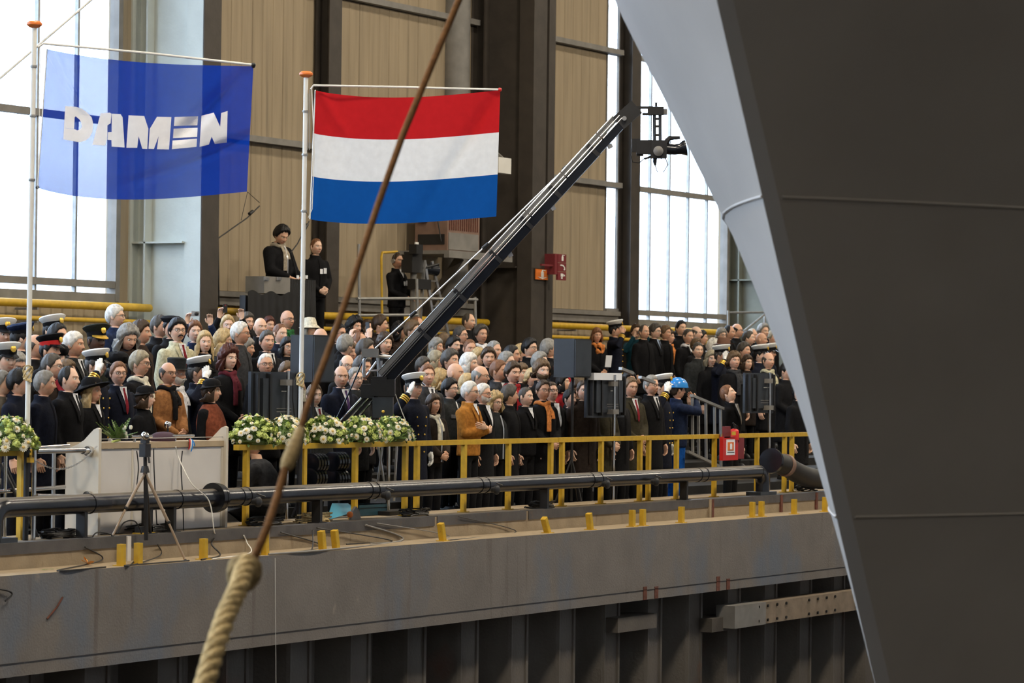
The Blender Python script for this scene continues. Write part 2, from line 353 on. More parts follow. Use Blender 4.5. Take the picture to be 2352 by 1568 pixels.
for (x, y) in ((1481, 1351), (1507, 1348), (1649, 1329), (1672, 1326)):
    p = at(x, y, 16.75); MB().bb(p[0] - .045, p[0] + .045, 16.742, 16.752, -.858, -.858 + random.uniform(.13, .2)).build('rust_plate', M['rust'], quay, False)
MB().bb(-10, 70, 16.742, 16.76, -.745, -.74).build('form_joint', M['angle'], quay, False)
sp = [(0, 17.38), (.26, 17.38), (.30, 17.36), (.42, 17.05), (.44, 17.015), (.475, 17.02), (.48, 17.04), (.78, 17.04), (.785, 17.02), (.82, 17.015), (.84, 17.05), (.96, 17.36), (1.0, 17.38), (1.09, 17.38), (1.09, 17.48), (0, 17.48)]
pm = MB().slab([(a, b, 0) for a, b in sp], (0, 0, 7.1)).mesh('sheet_pile', M['pile'], smooth=False)
x0 = at(1500, 1480, 17.04)[0] - .63
for k in range(-14, 16):
    obj('sheet_pile', pm, quay, (x0 + 1.1 * k, 0, -7.95))
for px in (1440, 1652):
    p = at(px, 1432, 17.0)
    MB().bb(p[0] - .5, p[0] + .5, 16.86, 17.2, p[2] - .07, p[2] + .1).build('corbel', M['pile'], quay, False)
# --- timber fender beam bolted in front of the piles
a, b = at(1676, 1416, 16.8), at(2010, 1360, 16.8)
fb = tag(MB().bb(a[0], 49, 16.72, 16.95, a[2] - .135, a[2] + .135).build('fender_beam', M['wood'], smooth=False), 'long timber fender beam with bolt holes across the sheet piling', 'beam')
MB().bb(a[0] - .06, a[0] + .85, 16.70, 16.96, a[2] - .14, a[2] + .14).build('end_plate', M['steel_grey'], fb, False)
for i in range(12):
    for dz in (-.09, .09):
        xx = a[0] + .65 + (i % 4) * .28 + (i // 4) * 1.55
        MB().lathe([(.018, -.006), (.018, .012)], (xx, 16.712, a[2] + dz), 8, np.array([[1, 0, 0], [0, 0, -1], [0, 1, 0]])).build('bolt', M['black'], fb)

# ================================================================== ship's bow
YC = 7.0
WT = np.array([(-900, 330), (-500, 290), (-150, 238), (0, 204), (120, 174), (255, 145), (350, 127), (430, 106), (510, 86), (600, 73), (840, 41), (940, 29), (1140, 20), (1350, 10), (1568, 6), (2600, 4)], float)
S = np.array([0, .02, .05, .1, .18, .28, .4, .55, .75, 1, 1.3, 1.7, 2.2, 2.8, 3.4, 4, 6, 10, 16, 25, 42])
def hull_level(y):
    p = at(1646 + .232 * y, y, YC); al = math.atan2(YC, p[0]); wm = np.interp(y, WT[:, 0], WT[:, 1]) / F * pix(p)[2]
    b1 = math.radians(15); k = wm * 2 / 4.0; lo, hi = al + 1e-4, 1.5
    for _ in range(40):
        m_ = (lo + hi) / 2
        if (m_ - al) ** 2 / (m_ - b1) > k: hi = m_
        else: lo = m_
    b0 = lo
    ss = np.unique(np.concatenate([S, np.linspace(0, 42, 400)])); be = np.where(ss < 4, b1 + (b0 - b1) * (1 - ss / 4), b1 * np.clip(1 - (ss - 4) / 22, 0, 1))
    dx = np.concatenate([[0], np.cumsum(np.diff(ss) * np.cos((be[1:] + be[:-1]) / 2))]); dy = np.concatenate([[0], np.cumsum(np.diff(ss) * np.sin((be[1:] + be[:-1]) / 2))])
    return p, np.interp(S, ss, dx), np.interp(S, ss, dy)
far, near, stem = [], [], []
ys = list(range(-900, 2500, 100))
for y in ys:
    p, dx, dy = hull_level(y)
    far.append([(p[0] + a_, YC + b_, p[2]) for a_, b_ in zip(dx, dy)])
    q0 = (p[0] + .085 * .5, YC - .085 * .866)
    near.append([(q0[0] + a_, q0[1] - b_, p[2]) for a_, b_ in zip(dx, dy)])
    stem.append([(p[0], YC, p[2]), (q0[0], q0[1], p[2])])
hb = MB().grid(far).grid(near, flip=True)
dk = [[f_, n_] for f_, n_ in zip(far[0], near[0])]; hb.grid(dk)
hull = tag(hb.build('ship_hull', M['hull']), 'huge grey primed ship bow towering in front of the quay, with a sharp raked stem', 'ship')
MB().grid(stem, flip=True).build('stem_bar', M['hull'], hull)
def bead(z, rr):
    y = np.interp(-z, [-f_[0][2] for f_ in far], ys); p, dx, dy = hull_level(y)
    n = 15
    A = [(p[0] + a_, YC + b_ + .002, z) for a_, b_ in zip(dx[:n], dy[:n])][::-1] + [(p[0] - .003, YC, z)]
    B = [(p[0] + .0425 + a_, YC - .0736 - b_ - .002, z) for a_, b_ in zip(dx[1:n + 4], dy[1:n + 4])]
    MB().tube(A, rr, 8).build('weld_bead', M['hull'], hull); MB().tube(B, rr, 8).build('weld_bead', M['hull'], hull)
bead(at(1785, 456, YC)[2], .0085); bead(at(1955, 1184, YC)[2], .008)
# ================================================================== flags and poles
def flagpole(x0, y0, x1, y1, Y, lab, ybot_white, M0):
    a, b = at(x0, y0, Y), at(x1, y1, Y)
    d = nrm(b - a); base = a + d * ((.225 - a[2]) / d[2])
    t = thing('flagpole', lab, 'flagpole', 'flagpoles on the quay', base)
    L = lambda p: np.asarray(p) - base
    MB().tube([L(a), L(b)], .023, 12).build('pole', M['white'], t)
    MB().tube([V(0, 0, 0), L(a)], .026, 12).build('foot', M['black'], t)
    MB().lathe([(0, .055), (.05, .052), (.07, .035), (.07, .018), (.05, .0), (.02, -.012)], L(b), 16, mi=0).build('finial', M['orange'], t)
    for k in (.16, .36, .62): MB().lathe([(.03, -.012), (.033, 0), (.03, .012)], L(b - d * k * 4.4 * .5), 10).build('clip', M['galv'], t)
    return t, L
def spar(t, L, pts, lab_m):
    MB().tube([L(p) for p in pts], .011, 8).build('spar', M['white'], t)
    MB().ball(L(pts[-1]), .022, 8, 6).build('spar_knob', lab_m, t)
P1, L1 = flagpole(62.5, 997, 79, 62, 17.5, 'tall white flagpole with orange knob beside the first window, carrying the blue flag', 997, 0)
FD1, FD2 = pix(at(80, 100, 17.5))[2], pix(at(702, 200, 17.5))[2]
spar(P1, L1, [atd(88, 108, FD1), atd(100, 100, FD1), atd(340, 122, FD1 + .1), atd(582, 149, FD1 + .15)], M['black'])
MB().tube([L1(atd(92, 108, FD1)), L1(atd(90, 300, FD1)), L1(atd(87, 434, FD1))], .004, 6).build('halyard', M['white'], P1)
P2, L2 = flagpole(689.5, 1000, 703, 176, 17.5, 'white flagpole with orange knob carrying the red, white and blue flag', 1000, 0)
spar(P2, L2, [atd(714, 205, FD2), atd(720, 196, FD2), atd(930, 200, FD2 + .05), atd(1148, 206, FD2 + .1)], M['red'])
MB().tube([L2(atd(716, 203, FD2)), L2(atd(722, 350, FD2)), L2(atd(717, 480, FD2)), L2(atd(708, 500, FD2))], .005, 6).build('halyard', M['white'], P2)
for dx, (ya, yb) in ((6, (215, 345)), (10, (205, 345))): MB().tube([L2(atd(702 + dx, ya, FD2)), L2(atd(701 + dx, yb, FD2))], .005, 6).build('halyard', M['galv'], P2)
for t, L, x, y in ((P1, L1, 64, 858), (P2, L2, 690, 872)):
    bp = L(at(x, y, 17.5))
    b_ = MB()
    for k in range(5): b_.tube([bp + V(.03 * math.cos(a) * (1 + .1 * k), .03 * math.sin(a) * (1 + .1 * k), .05 * math.sin(a * 1.0 + k) + (k - 2) * .012) for a in np.linspace(0, 6.28, 12)], .007, 6)
    b_.build('rope_coil', M['rope'], t)

def flag(name, tl, tr, br, bl, sag_t, sag_b, d0, fold, lab, n=(46, 30)):
    def px(u, v):
        top = np.array(tl) * (1 - u) + np.array(tr) * u; bot = np.array(bl) * (1 - u) + np.array(br) * u
        top = top + V(0, sag_t * math.sin(math.pi * u ** .8)); bot = bot + V(0, sag_b * math.sin(math.pi * u ** .75))
        return top * (1 - v) + bot * v
    def pos(u, v, eps=0.):
        x, y = px(u, v); return atd(x, y, d0 + fold(u, v) - eps)
    return px, pos
def foldA(u, v):
    f = .03 * math.sin(7 * u + 2.2 * v + .4) + .012 * math.sin(15 * u - 5 * v)
    c = (u - .97) + .55 * v; f += .09 * math.exp(-(c / .045) ** 2) * min(1, max(0, (.6 - v) * 7)) * min(1, v * 4)            # fold from the spar end to the letter N
    c2 = v - (.93 - .55 * max(0, u - .35) ** 1.2 - .05 * u); f += .06 * math.exp(-(c2 / .045) ** 2) * min(1, max(0, (u - .3) * 3))
    c3 = u - .03 - .42 * v; f -= .05 * math.exp(-(c3 / .03) ** 2) * min(1, max(0, (.42 - v) * 6))
    return f
pxA, posA = flag('a', (108, 112), (582, 152), (567, 440), (86, 430), 13, 24, FD1 + .12, foldA, '')
FBLUE = cloth_mat('flag_blue', (.004, .043, .38), .115, (.95, .97, 1), .3)
FWHITE = cloth_mat('flag_letters', (.93, .93, .95), .05, (1, 1, 1), .12)
fA = thing('blue_flag', 'sheer royal blue flag with white DAMEN lettering hanging from the spar before the window', 'flag', 'flags over the quay')
MB().grid([[posA(i / 110, j / 72) for j in range(73)] for i in range(111)]).build('cloth', FBLUE, fA)
hem = MB().tube([posA(0, j / 20) for j in range(21)], .006, 6); hem.build('hem', M['white'], fA)
for c_ in ((0, 1), (1, 0)): MB().ball(posA(*c_), .018, 8, 6).build('toggle', M['black'], fA)
def inv(px, x, y):
    u, v = .5, .5
    for _ in range(25):
        p = px(u, v); e = V(x, y) - p
        if abs(e).max() < .02: break
        a = (px(u + 1e-3, v) - p) / 1e-3; b = (px(u, v + 1e-3) - p) / 1e-3
        s = np.linalg.solve(np.column_stack([a, b]), e); u += s[0]; v += s[1]
    return u, v
LET = {'letter_d': [[(490, 795), (560, 800), (610, 812), (655, 845), (688, 880), (700, 930), (694, 990), (672, 1030), (640, 1056), (600, 1066), (545, 1058), (475, 1045), (480, 960), (556, 968), (580, 978), (602, 970), (614, 950), (610, 920), (596, 896), (568, 872), (560, 880), (556, 966.5), (480, 959)]],
       'letter_a': [[(755, 850), (822, 845), (836, 852), (830, 925), (806, 940), (806, 990), (802, 1048), (790, 1092), (693, 1086)],
                    [(838, 852), (905, 856), (920, 880), (935, 1106), (838, 1100), (836, 1050), (806, 1048), (810, 992), (838, 990), (838, 926)]],
       'letter_m': [[(965, 865), (1082, 870), (1113, 965), (1105, 1118), (1068, 1116), (1040, 1022), (1030, 1108), (948, 1108)],
                    [(1178, 876), (1286, 878), (1268, 1121), (1178, 1119), (1190, 1022), (1155, 1118), (1114, 1116), (1124, 966)]],
       'letter_e': [[(1310, 878), (1487, 872), (1481, 940), (1305, 945)], [(1303, 965), (1483, 958), (1479, 1027), (1298, 1036)], [(1295, 1054), (1478, 1040), (1475, 1101), (1290, 1119)]],
       'letter_n': [[(1512, 868), (1604, 845), (1652, 950), (1660, 848), (1708, 832), (1702, 1070), (1612, 1079), (1588, 1025), (1568, 1084), (1497, 1102)]]}
from mathutils.geometry import tessellate_polygon
def draped(poly, px, pos, eps):
    """a printed letter lying on the cloth: the outline is cut into small triangles that follow the folds"""
    mb = MB(); tri = tessellate_polygon([[Vector((x, y, 0)) for x, y in poly]])
    def sub(a, b, c, k):
        m_ = max(np.hypot(*(a - b)), np.hypot(*(b - c)), np.hypot(*(c - a)))
        if k == 0 or m_ < 5: mb.add([pos(*inv(px, *p), eps) for p in (a, b, c)], [(0, 1, 2)]); return
        if np.hypot(*(a - b)) == m_: q = (a + b) / 2; sub(a, q, c, k - 1); sub(q, b, c, k - 1)
        elif np.hypot(*(b - c)) == m_: q = (b + c) / 2; sub(a, b, q, k - 1); sub(a, q, c, k - 1)
        else: q = (c + a) / 2; sub(a, b, q, k - 1); sub(q, b, c, k - 1)
    for t_ in tri: sub(*[np.array(poly[i], float) for i in t_], 12)
    return mb
for nm, polys in LET.items():
    mb = MB()
    for pl in polys:
        d = draped([(x / 3.267, y / 3.267) for x, y in pl], pxA, posA, .014); o_ = len(mb.v); mb.v += d.v; mb.f += [tuple(i + o_ for i in f_) for f_ in d.f]; mb.m += d.m
    mb.build(nm, FWHITE, fA)
def foldB(u, v):
    f = .03 * math.sin(6 * u - 1.5 * v) + .012 * math.sin(14 * u + 4 * v)
    c = (u - .99) + .42 * v; f += .085 * math.exp(-(c / .04) ** 2) * min(1, v * 5 + .2) * max(0, 1 - v * .8)
    c3 = u - .02 - .5 * v; f -= .04 * math.exp(-(c3 / .035) ** 2) * min(1, max(0, (.42 - v) * 6))
    return f
pxB, posB = flag('b', (724, 207), (1149, 207), (1140, 497), (712, 503), 17, 13, FD2 + .12, foldB, '')
fB = thing('tricolour_flag', 'flag in red, white and blue stripes hanging from the spar over the crowd', 'flag', 'flags over the quay')
for k, c_ in enumerate(((.52, .018, .022), (.80, .81, .82), (.008, .085, .34))):
    MB().grid([[posB(i / 60, (k + j / 14) / 3) for j in range(15)] for i in range(61)]).build('stripe', cloth_mat('stripe', c_, 0, (1, 1, 1), .25), fB)
MB().tube([posB(0, j / 20) for j in range(21)], .008, 6).build('hem', M['white'], fB)

# ================================================================== guard rails, stub posts, pipe
YR = 17.62; ZR = 1.03
def xr(px, y=1100): return at(px, y, YR)[0]
def rail(xa, xb, posts, lab, gap=()):
    t = thing('guard_rail', lab, 'railing', 'yellow guard rail sections along the quay')
    MB().bb(xa, xb, YR - .03, YR + .03, ZR - .055, ZR).build('top_rail', M['yellow'], t, False)
    for p in posts:
        xx = xr(p); MB().bb(xx - .027, xx + .027, YR - .025, YR + .025, .225, ZR - .055).build('post', M['yellow'], t, False)
        MB().bb(xx - .05, xx + .05, YR - .05, YR + .05, .225, .235).build('foot_plate', M['yellow'], t, False)
rail(xr(-40), xr(72), (48,), 'yellow guard rail piece under the bouquet at the frame edge')
rail(xr(541), xr(949), (565, 697, 815, 930), 'yellow guard rail section carrying the five bouquets')
rail(xr(950), xr(1277), (957, 1065, 1167, 1264), 'yellow guard rail section in front of the ochre jacket')
rail(xr(1278), xr(1478), (1290, 1380, 1469), 'yellow guard rail section below the second black loudspeaker')
rail(xr(1479), xr(1648), (1489, 1553, 1640), 'yellow guard rail section behind which the blue helmet stands')
rail(xr(1661), xr(1811), (1738, 1801), 'yellow guard rail section holding the fire extinguisher box')
rail(xr(1812), xr(1950), (1818,), 'yellow guard rail section ending behind the ship bow')
stub = [(278, 1318, 0), (317, 1314, 0), (467, 1298, 0), (609, 1285, -.05), (741, 1270, -.10), (772, 1266, -.12), (1017, 1244, -.16), (1258, 1216, -.30), (1356, 1208, -.14), (1452, 1199, 0), (1476, 1196, 0), (1565, 1187, 0), (1728, 1171, 0), (1749, 1169, 0), (1824, 1162, 0), (1895, 1155, 0)]
ordn = ['first', 'second', 'third', 'fourth', 'fifth', 'sixth', 'seventh', 'eighth', 'ninth', 'tenth', 'eleventh', 'twelfth', 'thirteenth', 'fourteenth', 'fifteenth', 'sixteenth']
pm_ = MB().slab([(-.032, -.026, 0), (-.026, -.032, 0), (.026, -.032, 0), (.032, -.026, 0), (.032, .026, 0), (.026, .032, 0), (-.026, .032, 0), (-.032, .026, 0)], (0, 0, .19)).mesh('post', M['yellow'], False)
pl_ = MB().bb(-.06, .06, -.05, .05, 0, .008).mesh('plate', M['yellow'], False)
for i, (x, y, tl) in enumerate(stub):
    p = at(x, y, 16.86); p[2] = 0
    t = thing('stub_post', '%s yellow stub post on the concrete ledge, counting from the lectern toward the ship%s' % (ordn[i], ', tilted' if tl < -.08 else ''), 'post', 'yellow stub posts on the quay ledge', p)
    o = obj('post', pm_, t); o.rotation_euler = (0, tl * 1.7, 0); o.location = (0, 0, .004); obj('plate', pl_, t)
YP, ZP, RP = 17.36, .535, .088
xE = at(1740, 1068, YP)[0]; xL = at(8, 1190, YP)[0]
pp = thing('quay_pipe', 'long black tarred pipe running along the quay in front of the guard rail', 'pipe')
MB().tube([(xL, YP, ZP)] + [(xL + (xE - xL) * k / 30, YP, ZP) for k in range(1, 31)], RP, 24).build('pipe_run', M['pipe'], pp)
def elbow(x, sx):
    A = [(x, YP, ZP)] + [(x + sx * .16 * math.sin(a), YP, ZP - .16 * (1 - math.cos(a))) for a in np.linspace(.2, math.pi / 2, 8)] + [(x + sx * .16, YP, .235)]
    MB().tube(A, RP * 1.04, 20).build('elbow', M['pipe'], pp); MB().bb(x + sx * .16 - .25, x + sx * .16 + .25, YP - .09, YP + .12, .225, .275).build('base_plate', M['blue_steel'], pp, False)
elbow(xE, 1); elbow(xL, -1)
def disc(px, r, th, nm, m):
    xx = at(px, 1150, YP)[0]; MB().lathe([(r, -th / 2), (r, th / 2)], (xx, YP, ZP), 28, np.array([[0, 0, 1], [1, 0, 0], [0, 1, 0]])).build(nm, M[m], pp)
disc(492, .145, .055, 'flange', 'black_gloss'); disc(501, .135, .03, 'flange', 'black_gloss')
for px in (205, 405, 548, 564, 842, 858, 1096, 1112, 1352, 1372, 1600, 1615): disc(px, RP + .006, .02, 'band', 'pipe')
for px in (188, 338, 392, 728, 1250, 1570):
    xx = at(px, 1200, YP)[0]; MB().bb(xx - .022, xx + .022, YP - .05, YP + .05, .23, ZP - .06).bb(xx - .07, xx + .07, YP - .07, YP + .07, .225, .24).build('support_leg', M['black'], pp, False)
for px in (560, 858, 1110, 1365, 1478):
    xx = at(px, 1150, YP)[0]; MB().lathe([(.03, 0), (.035, .04), (.05, .05), (.05, .075), (.03, .09)], (xx, YP - RP - .02, ZP - .05), 12, np.array([[1, 0, 0], [0, 0, -1], [0, 1, 0]])).tube([(xx - .02, YP - RP - .08, ZP + .03), (xx + .09, YP - RP - .1, ZP + .0)], .008, 6).build('valve', M['black'], pp)
# suction hose at the far end
hs = thing('suction_hose', 'fat dark rubber hose with flange bending down beside the pipe elbow near the ship', 'hose')
hp = [at(1772, 1058, 17.33), at(1803, 1068, 17.33), at(1826, 1083, 17.33), at(1850, 1094, 17.33), at(1880, 1100, 17.34), at(1930, 1100, 17.35)]
hp = [V(p[0], p[1], max(p[2], .36)) for p in hp]
MB().tube(hp, .135, 20).build('hose_body', M['rubber'], hs)
d_ = nrm(hp[1] - hp[0]); u_ = nrm(np.cross(d_, V(0, 1, 0))); v_ = np.cross(d_, u_)
MB().lathe([(.165, -.03), (.165, .03)], hp[0], 24, np.column_stack([u_, v_, d_])).build('hose_flange', M['black_gloss'], hs)
MB().lathe([(.15, -.04), (.15, .04)], hp[1], 24, np.column_stack([u_, v_, d_])).build('clamp_band', M['pinkish'], hs)
# ================================================================== people: shared builders
HZ = 1.632     # height of the head's centre on a 1.75 m figure
def head_surf(ph, th, feat=True):
    """points on a head: ph 0 = face (-Y), th 0 = crown; vectorised"""
    ph, th = np.broadcast_arrays(np.asarray(ph, float), np.asarray(th, float))
    dz = np.cos(th); z = .118 * dz; t = np.clip(-dz, 0, 1)
    rad = np.where(dz > 0, np.abs(np.sin(th)) ** .92, np.sqrt(np.clip(1 - t ** 3.2, 0, 1)))
    fr = np.clip(np.cos(ph), 0, 1)
    x = .0765 * rad * np.sin(ph) * (1 - .30 * t ** 1.4)
    bk = np.cos(ph) < 0
    y = -.097 * rad * np.cos(ph)
    y = np.where(bk, y * (1 - .42 * t ** 1.2), y * (1 - .10 * t))
    if feat:
        f = fr > .2; ax = np.abs(x)
        g = np.where((z > -.03) & (z < .022), np.clip((.022 - z) / .052, 0, 1) ** 1.2, np.where((z <= -.03) & (z > -.046), (z + .046) / .016, 0))
        y = y - f * .026 * np.exp(-(x / (.009 + .006 * g)) ** 2) * g
        y = y - f * .006 * np.exp(-((z - .026) / .010) ** 2) * np.exp(-(x / .05) ** 4)
        y = y + f * .011 * np.exp(-((ax - .031) / .014) ** 2 - ((z - .006) / .011) ** 2)
        y = y - f * .005 * np.exp(-((ax - .044) / .018) ** 2 - ((z + .026) / .018) ** 2)
        y = y - f * .006 * np.exp(-(x / .022) ** 2) * (np.exp(-((z + .059) / .006) ** 2) + np.exp(-((z + .073) / .007) ** 2))
        y = y + f * .004 * np.exp(-(x / .026) ** 2 - ((z + .066) / .003) ** 2)
        y = y - f * .008 * np.exp(-(x / .02) ** 2 - ((z + .098) / .013) ** 2)
    return np.stack([x, y, z], -1)
NPH = 40
_u = np.linspace(-math.pi, math.pi, NPH, endpoint=False); PHI = _u - .52 * np.sin(_u)
TH = np.concatenate([np.linspace(.12, 1.15, 9), np.linspace(1.25, 2.02, 18), np.linspace(2.1, 2.72, 8)])

def ell(z, rx, ry, cy=0., n=NPH, cx=0., phi=None):
    p = PHI if phi is None else phi
    return np.stack([cx + rx * np.sin(p), cy - ry * np.cos(p), np.full(len(p), z)], -1)
def trunk_rings():
    R = [head_surf(PHI, t) + V(0, 0, HZ) for t in TH]
    for z, rx, ry, cy in ((1.515, .055, .058, .012), (1.49, .054, .056, .02), (1.465, .058, .058, .026), (1.445, .085, .07, .028), (1.42, .115, .08, .028), (1.38, .145, .09, .02), (1.25, .16, .105, .01), (1.08, .14, .098, .0), (.95, .155, .10, .01), (.86, .13, .09, .01)):
        R.append(ell(z, rx, ry, cy))
    return R
def limb(mb, pts, rad, n=10, mi=0):
    """tapering tube with rounded ends"""
    P = [np.asarray(p, float) for p in pts]; d0 = nrm(P[0] - P[1]); d1 = nrm(P[-1] - P[-2])
    path = [P[0] + d0 * rad[0] * .7, P[0] + d0 * rad[0] * .4] + P + [P[-1] + d1 * rad[-1] * .4, P[-1] + d1 * rad[-1] * .7]
    rr = [rad[0] * .5, rad[0] * .85] + list(rad) + [rad[-1] * .85, rad[-1] * .5]
    mb.tube(path, rr, n, mi)
def hand(mb, w, d, s, curl=.5, infl=0., sgn=1):
    """palm, four fingers, thumb: w wrist, d towards the fingers, s across the palm towards the thumb"""
    w = np.asarray(w, float); d = nrm(d); s = nrm(np.asarray(s, float) - d * (np.asarray(s, float) @ d)); n = np.cross(s, d) * sgn; spread = 0.
    rr = []
    for u, a, b in ((-.03, .024, .02), (.0, .028, .019), (.03, .037, .017), (.065, .041, .015), (.09, .037, .012)):
        rr.append([w + d * u + s * (a + infl) * math.cos(k) + n * (b + infl) * math.sin(k) for k in np.linspace(0, 2 * math.pi, 10, endpoint=False)])
    mb.rings(rr)
    for o, L, sp in ((.029, .072, .10), (.010, .082, .02), (-.010, .076, -.05), (-.028, .060, -.12)):
        p = w + d * .082 + s * o; dd = nrm(d + s * (sp * (.5 + spread))); pts = [p]
        for k in range(3):
            c = curl * (k + .6) * .75; e = nrm(dd * math.cos(c) + n * math.sin(c)); pts.append(pts[-1] + e * L * (.42, .32, .26)[k])
        limb(mb, pts, [.0098 + infl, .0092 + infl, .0085 + infl, .0075 + infl], 7)
    p = w + d * .022 + s * .028; e = nrm(d * .62 + s * .7 + n * .25); e2 = nrm(d * .95 + s * .15 + n * .4 * curl)
    limb(mb, [p, p + e * .035, p + e * .035 + e2 * .032], [.0135 + infl, .0115 + infl, .009 + infl], 7)
def mir(p): return (-p[0], p[1], p[2])
SH = (-.17, .02, 1.395)
# each pose: right arm (elbow, wrist, hand direction, thumb side, curl), then the other arm the same way (given for -X and mirrored)
DN = ((-.235, .03, 1.12), (-.235, -.045, .88), (.02, -.25, -1), (.25, -1, -.2), .55)
POSE = {
    'down': (DN, DN),
    'clasp': (((-.235, -.02, 1.12), (-.075, -.225, .965), (.9, -.25, -.35), (0, -.3, 1), .7), ((-.235, -.02, 1.12), (-.075, -.20, .985), (.9, -.25, -.35), (0, -.3, 1), .7)),
    'salute': (((-.41, -.10, 1.36), (-.235, -.155, 1.575), (.62, .22, .75), (-.2, -1, .1), .06), DN),
    'cross': (((-.24, -.05, 1.13), (.06, -.235, 1.165), (1, .1, .15), (0, -.2, 1), .4), ((-.24, -.05, 1.13), (.03, -.245, 1.21), (1, .25, .2), (0, -.2, 1), .4)),
    'photo': (((-.27, -.17, 1.30), (-.125, -.245, 1.55), (.45, -.1, .9), (.8, .4, -.2), .8), ((-.27, -.17, 1.30), (-.125, -.245, 1.55), (.45, -.1, .9), (.8, .4, -.2), .8)),
    'raise': (((-.27, -.19, 1.50), (-.18, -.27, 1.74), (.15, -.05, 1), (.9, .3, 0), .8), ((-.27, -.19, 1.50), (-.14, -.27, 1.73), (.1, -.05, 1), (.9, .3, 0), .8)),
    'mouth': (((-.33, -.17, 1.34), (-.12, -.205, 1.50), (.75, .25, .62), (.3, -.3, .9), .9), DN),
    'desk': (((-.25, -.06, 1.12), (-.12, -.30, 1.03), (.45, -.8, -.25), (1, .3, 0), .5), ((-.25, -.06, 1.12), (-.12, -.30, 1.03), (.45, -.8, -.25), (1, .3, 0), .5)),
}
def arms(pose):
    for i, (el, wr, d, s, c) in enumerate(POSE[pose]):
        f = (lambda p: np.asarray(p, float)) if i == 0 else (lambda p: np.asarray(mir(p), float))
        yield i, f(SH), f(el), f(wr), f(d), f(s), c
def evald(o):
    dg = bpy.context.evaluated_depsgraph_get(); me = bpy.data.meshes.new_from_object(o.evaluated_get(dg)); return me
BASE = {}
def body_base(pose):
    """the figure's one continuous skin: head, neck, trunk, arms with hands, legs"""
    if pose in BASE: return BASE[pose]
    A = MB().rings(trunk_rings()); B = MB()
    for i, sh, el, wr, d, s, c in arms(pose):
        limb(B, [sh * V(.88, 1, 1) + V(0, 0, -.03), (sh + el) / 2, el, (el + wr) / 2, wr], [.045, .042, .038, .036, .026], 10)
        hand(B, wr, d, s, c, 0., 1 if i == 0 else -1)
    for s in (-1, 1):
        B.ball((s * .079, .008, HZ - .008), (.012, .019, .033), 8, 8)
        B.lathe([(.0035, .0128), (.0062, .0118), (.0068, .0112), (.010, .008), (.0125, .001), (.009, -.008), (.002, -.012)], (s * .031, -.0735, HZ + .006), 12, np.array([[1, 0, 0], [0, 0, -1], [0, 1, 0]]))
    for sx in (-1, 1): limb(B, [(sx * .085, .01, .90), (sx * .09, 0, .5), (sx * .085, .01, .3), (sx * .085, .02, .08)], [.075, .055, .05, .038], 10)
    n0 = len(A.v)
    oa = bpy.data.objects.new('tmp_a', A.mesh('tmp_a')); ob = bpy.data.objects.new('tmp_b', B.mesh('tmp_b')); COL.objects.link(oa); COL.objects.link(ob)
    md = oa.modifiers.new('u', 'BOOLEAN'); md.operation = 'UNION'; md.object = ob; md.solver = 'EXACT'; md.use_self = True
    me = evald(oa)
    if len(me.vertices) < n0 * .8:
        print('boolean fallback', pose); mm = MB(); mm.v = A.v + B.v; mm.f = A.f + [tuple(i + len(A.v) for i in f) for f in B.f]; mm.m = [0] * len(mm.f); me = mm.mesh('tmp')
    bpy.data.objects.remove(oa); bpy.data.objects.remove(ob)
    me.polygons.foreach_set('use_smooth', [True] * len(me.polygons)); me.set_sharp_from_angle(angle=math.radians(75))
    co_ = np.empty(len(me.vertices) * 3); me.vertices.foreach_get('co', co_); BASE[pose] = (me, co_.reshape(-1, 3)); return BASE[pose]
def remesh(mb, name, vox=.02, it=4):
    o = bpy.data.objects.new('tmp', mb.mesh('tmp')); COL.objects.link(o)
    r = o.modifiers.new('r', 'REMESH'); r.mode = 'VOXEL'; r.voxel_size = vox
    if it: s = o.modifiers.new('s', 'SMOOTH'); s.iterations = it; s.factor = .5
    me = evald(o); me.name = name; bpy.data.objects.remove(o); me.materials.clear(); me.materials.append(None)
    me.polygons.foreach_set('use_smooth', [True] * len(me.polygons)); return me
CLO = {}
P24 = np.linspace(0, 2 * math.pi, 24, endpoint=False)
def coat_mesh(pose, long=True, puff=False):
    k = (pose, long, puff)
    if k in CLO: return CLO[k]
    e = .02 if puff else 0
    R = [(1.515, .078, .078, .018), (1.475, .08, .08, .022), (1.45, .115, .095, .022), (1.42, .17, .115, .022), (1.36, .195 + e, .128 + e, .012), (1.25, .195 + e, .14 + e, .0), (1.10, .182 + e, .135 + e, 0), (.98, .185 + e, .132 + e, .005), (.86, .195, .135, .01)]
    if long: R += [(.70, .205, .142, .012), (.56, .215, .15, .014)]
    mb = MB().rings([ell(z, rx, ry, cy, phi=P24) for z, rx, ry, cy in R])
    mb.tube([V(.073 * math.sin(a), .016 - .075 * math.cos(a), 1.50 + .02 * math.cos(a) * -1) for a in np.linspace(.35, 2 * math.pi - .35, 18)], .019, 8)   # collar
    for i, sh, el, wr, d, s, c in arms(pose):
        w2 = wr + nrm(el - wr) * .02
        limb(mb, [sh + V(0, 0, -.012), (sh + el) / 2, el, (el + w2) / 2, w2], [.080 + e, .068 + e, .060 + e, .053 + e * .6, .046], 12)
    CLO[k] = remesh(mb, 'coat'); return CLO[k]
def trousers_mesh():
    if 'tr' not in CLO:
        mb = MB().rings([ell(z, rx, ry, .01, phi=P24) for z, rx, ry in ((1.0, .165, .115), (.9, .172, .12), (.82, .165, .115))])
        for sx in (-1, 1): limb(mb, [(sx * .085, .01, .88), (sx * .09, 0, .5), (sx * .088, .01, .28), (sx * .088, .015, .09)], [.088, .072, .066, .062], 12)
        CLO['tr'] = remesh(mb, 'trousers', .022, 3)
    return CLO['tr']
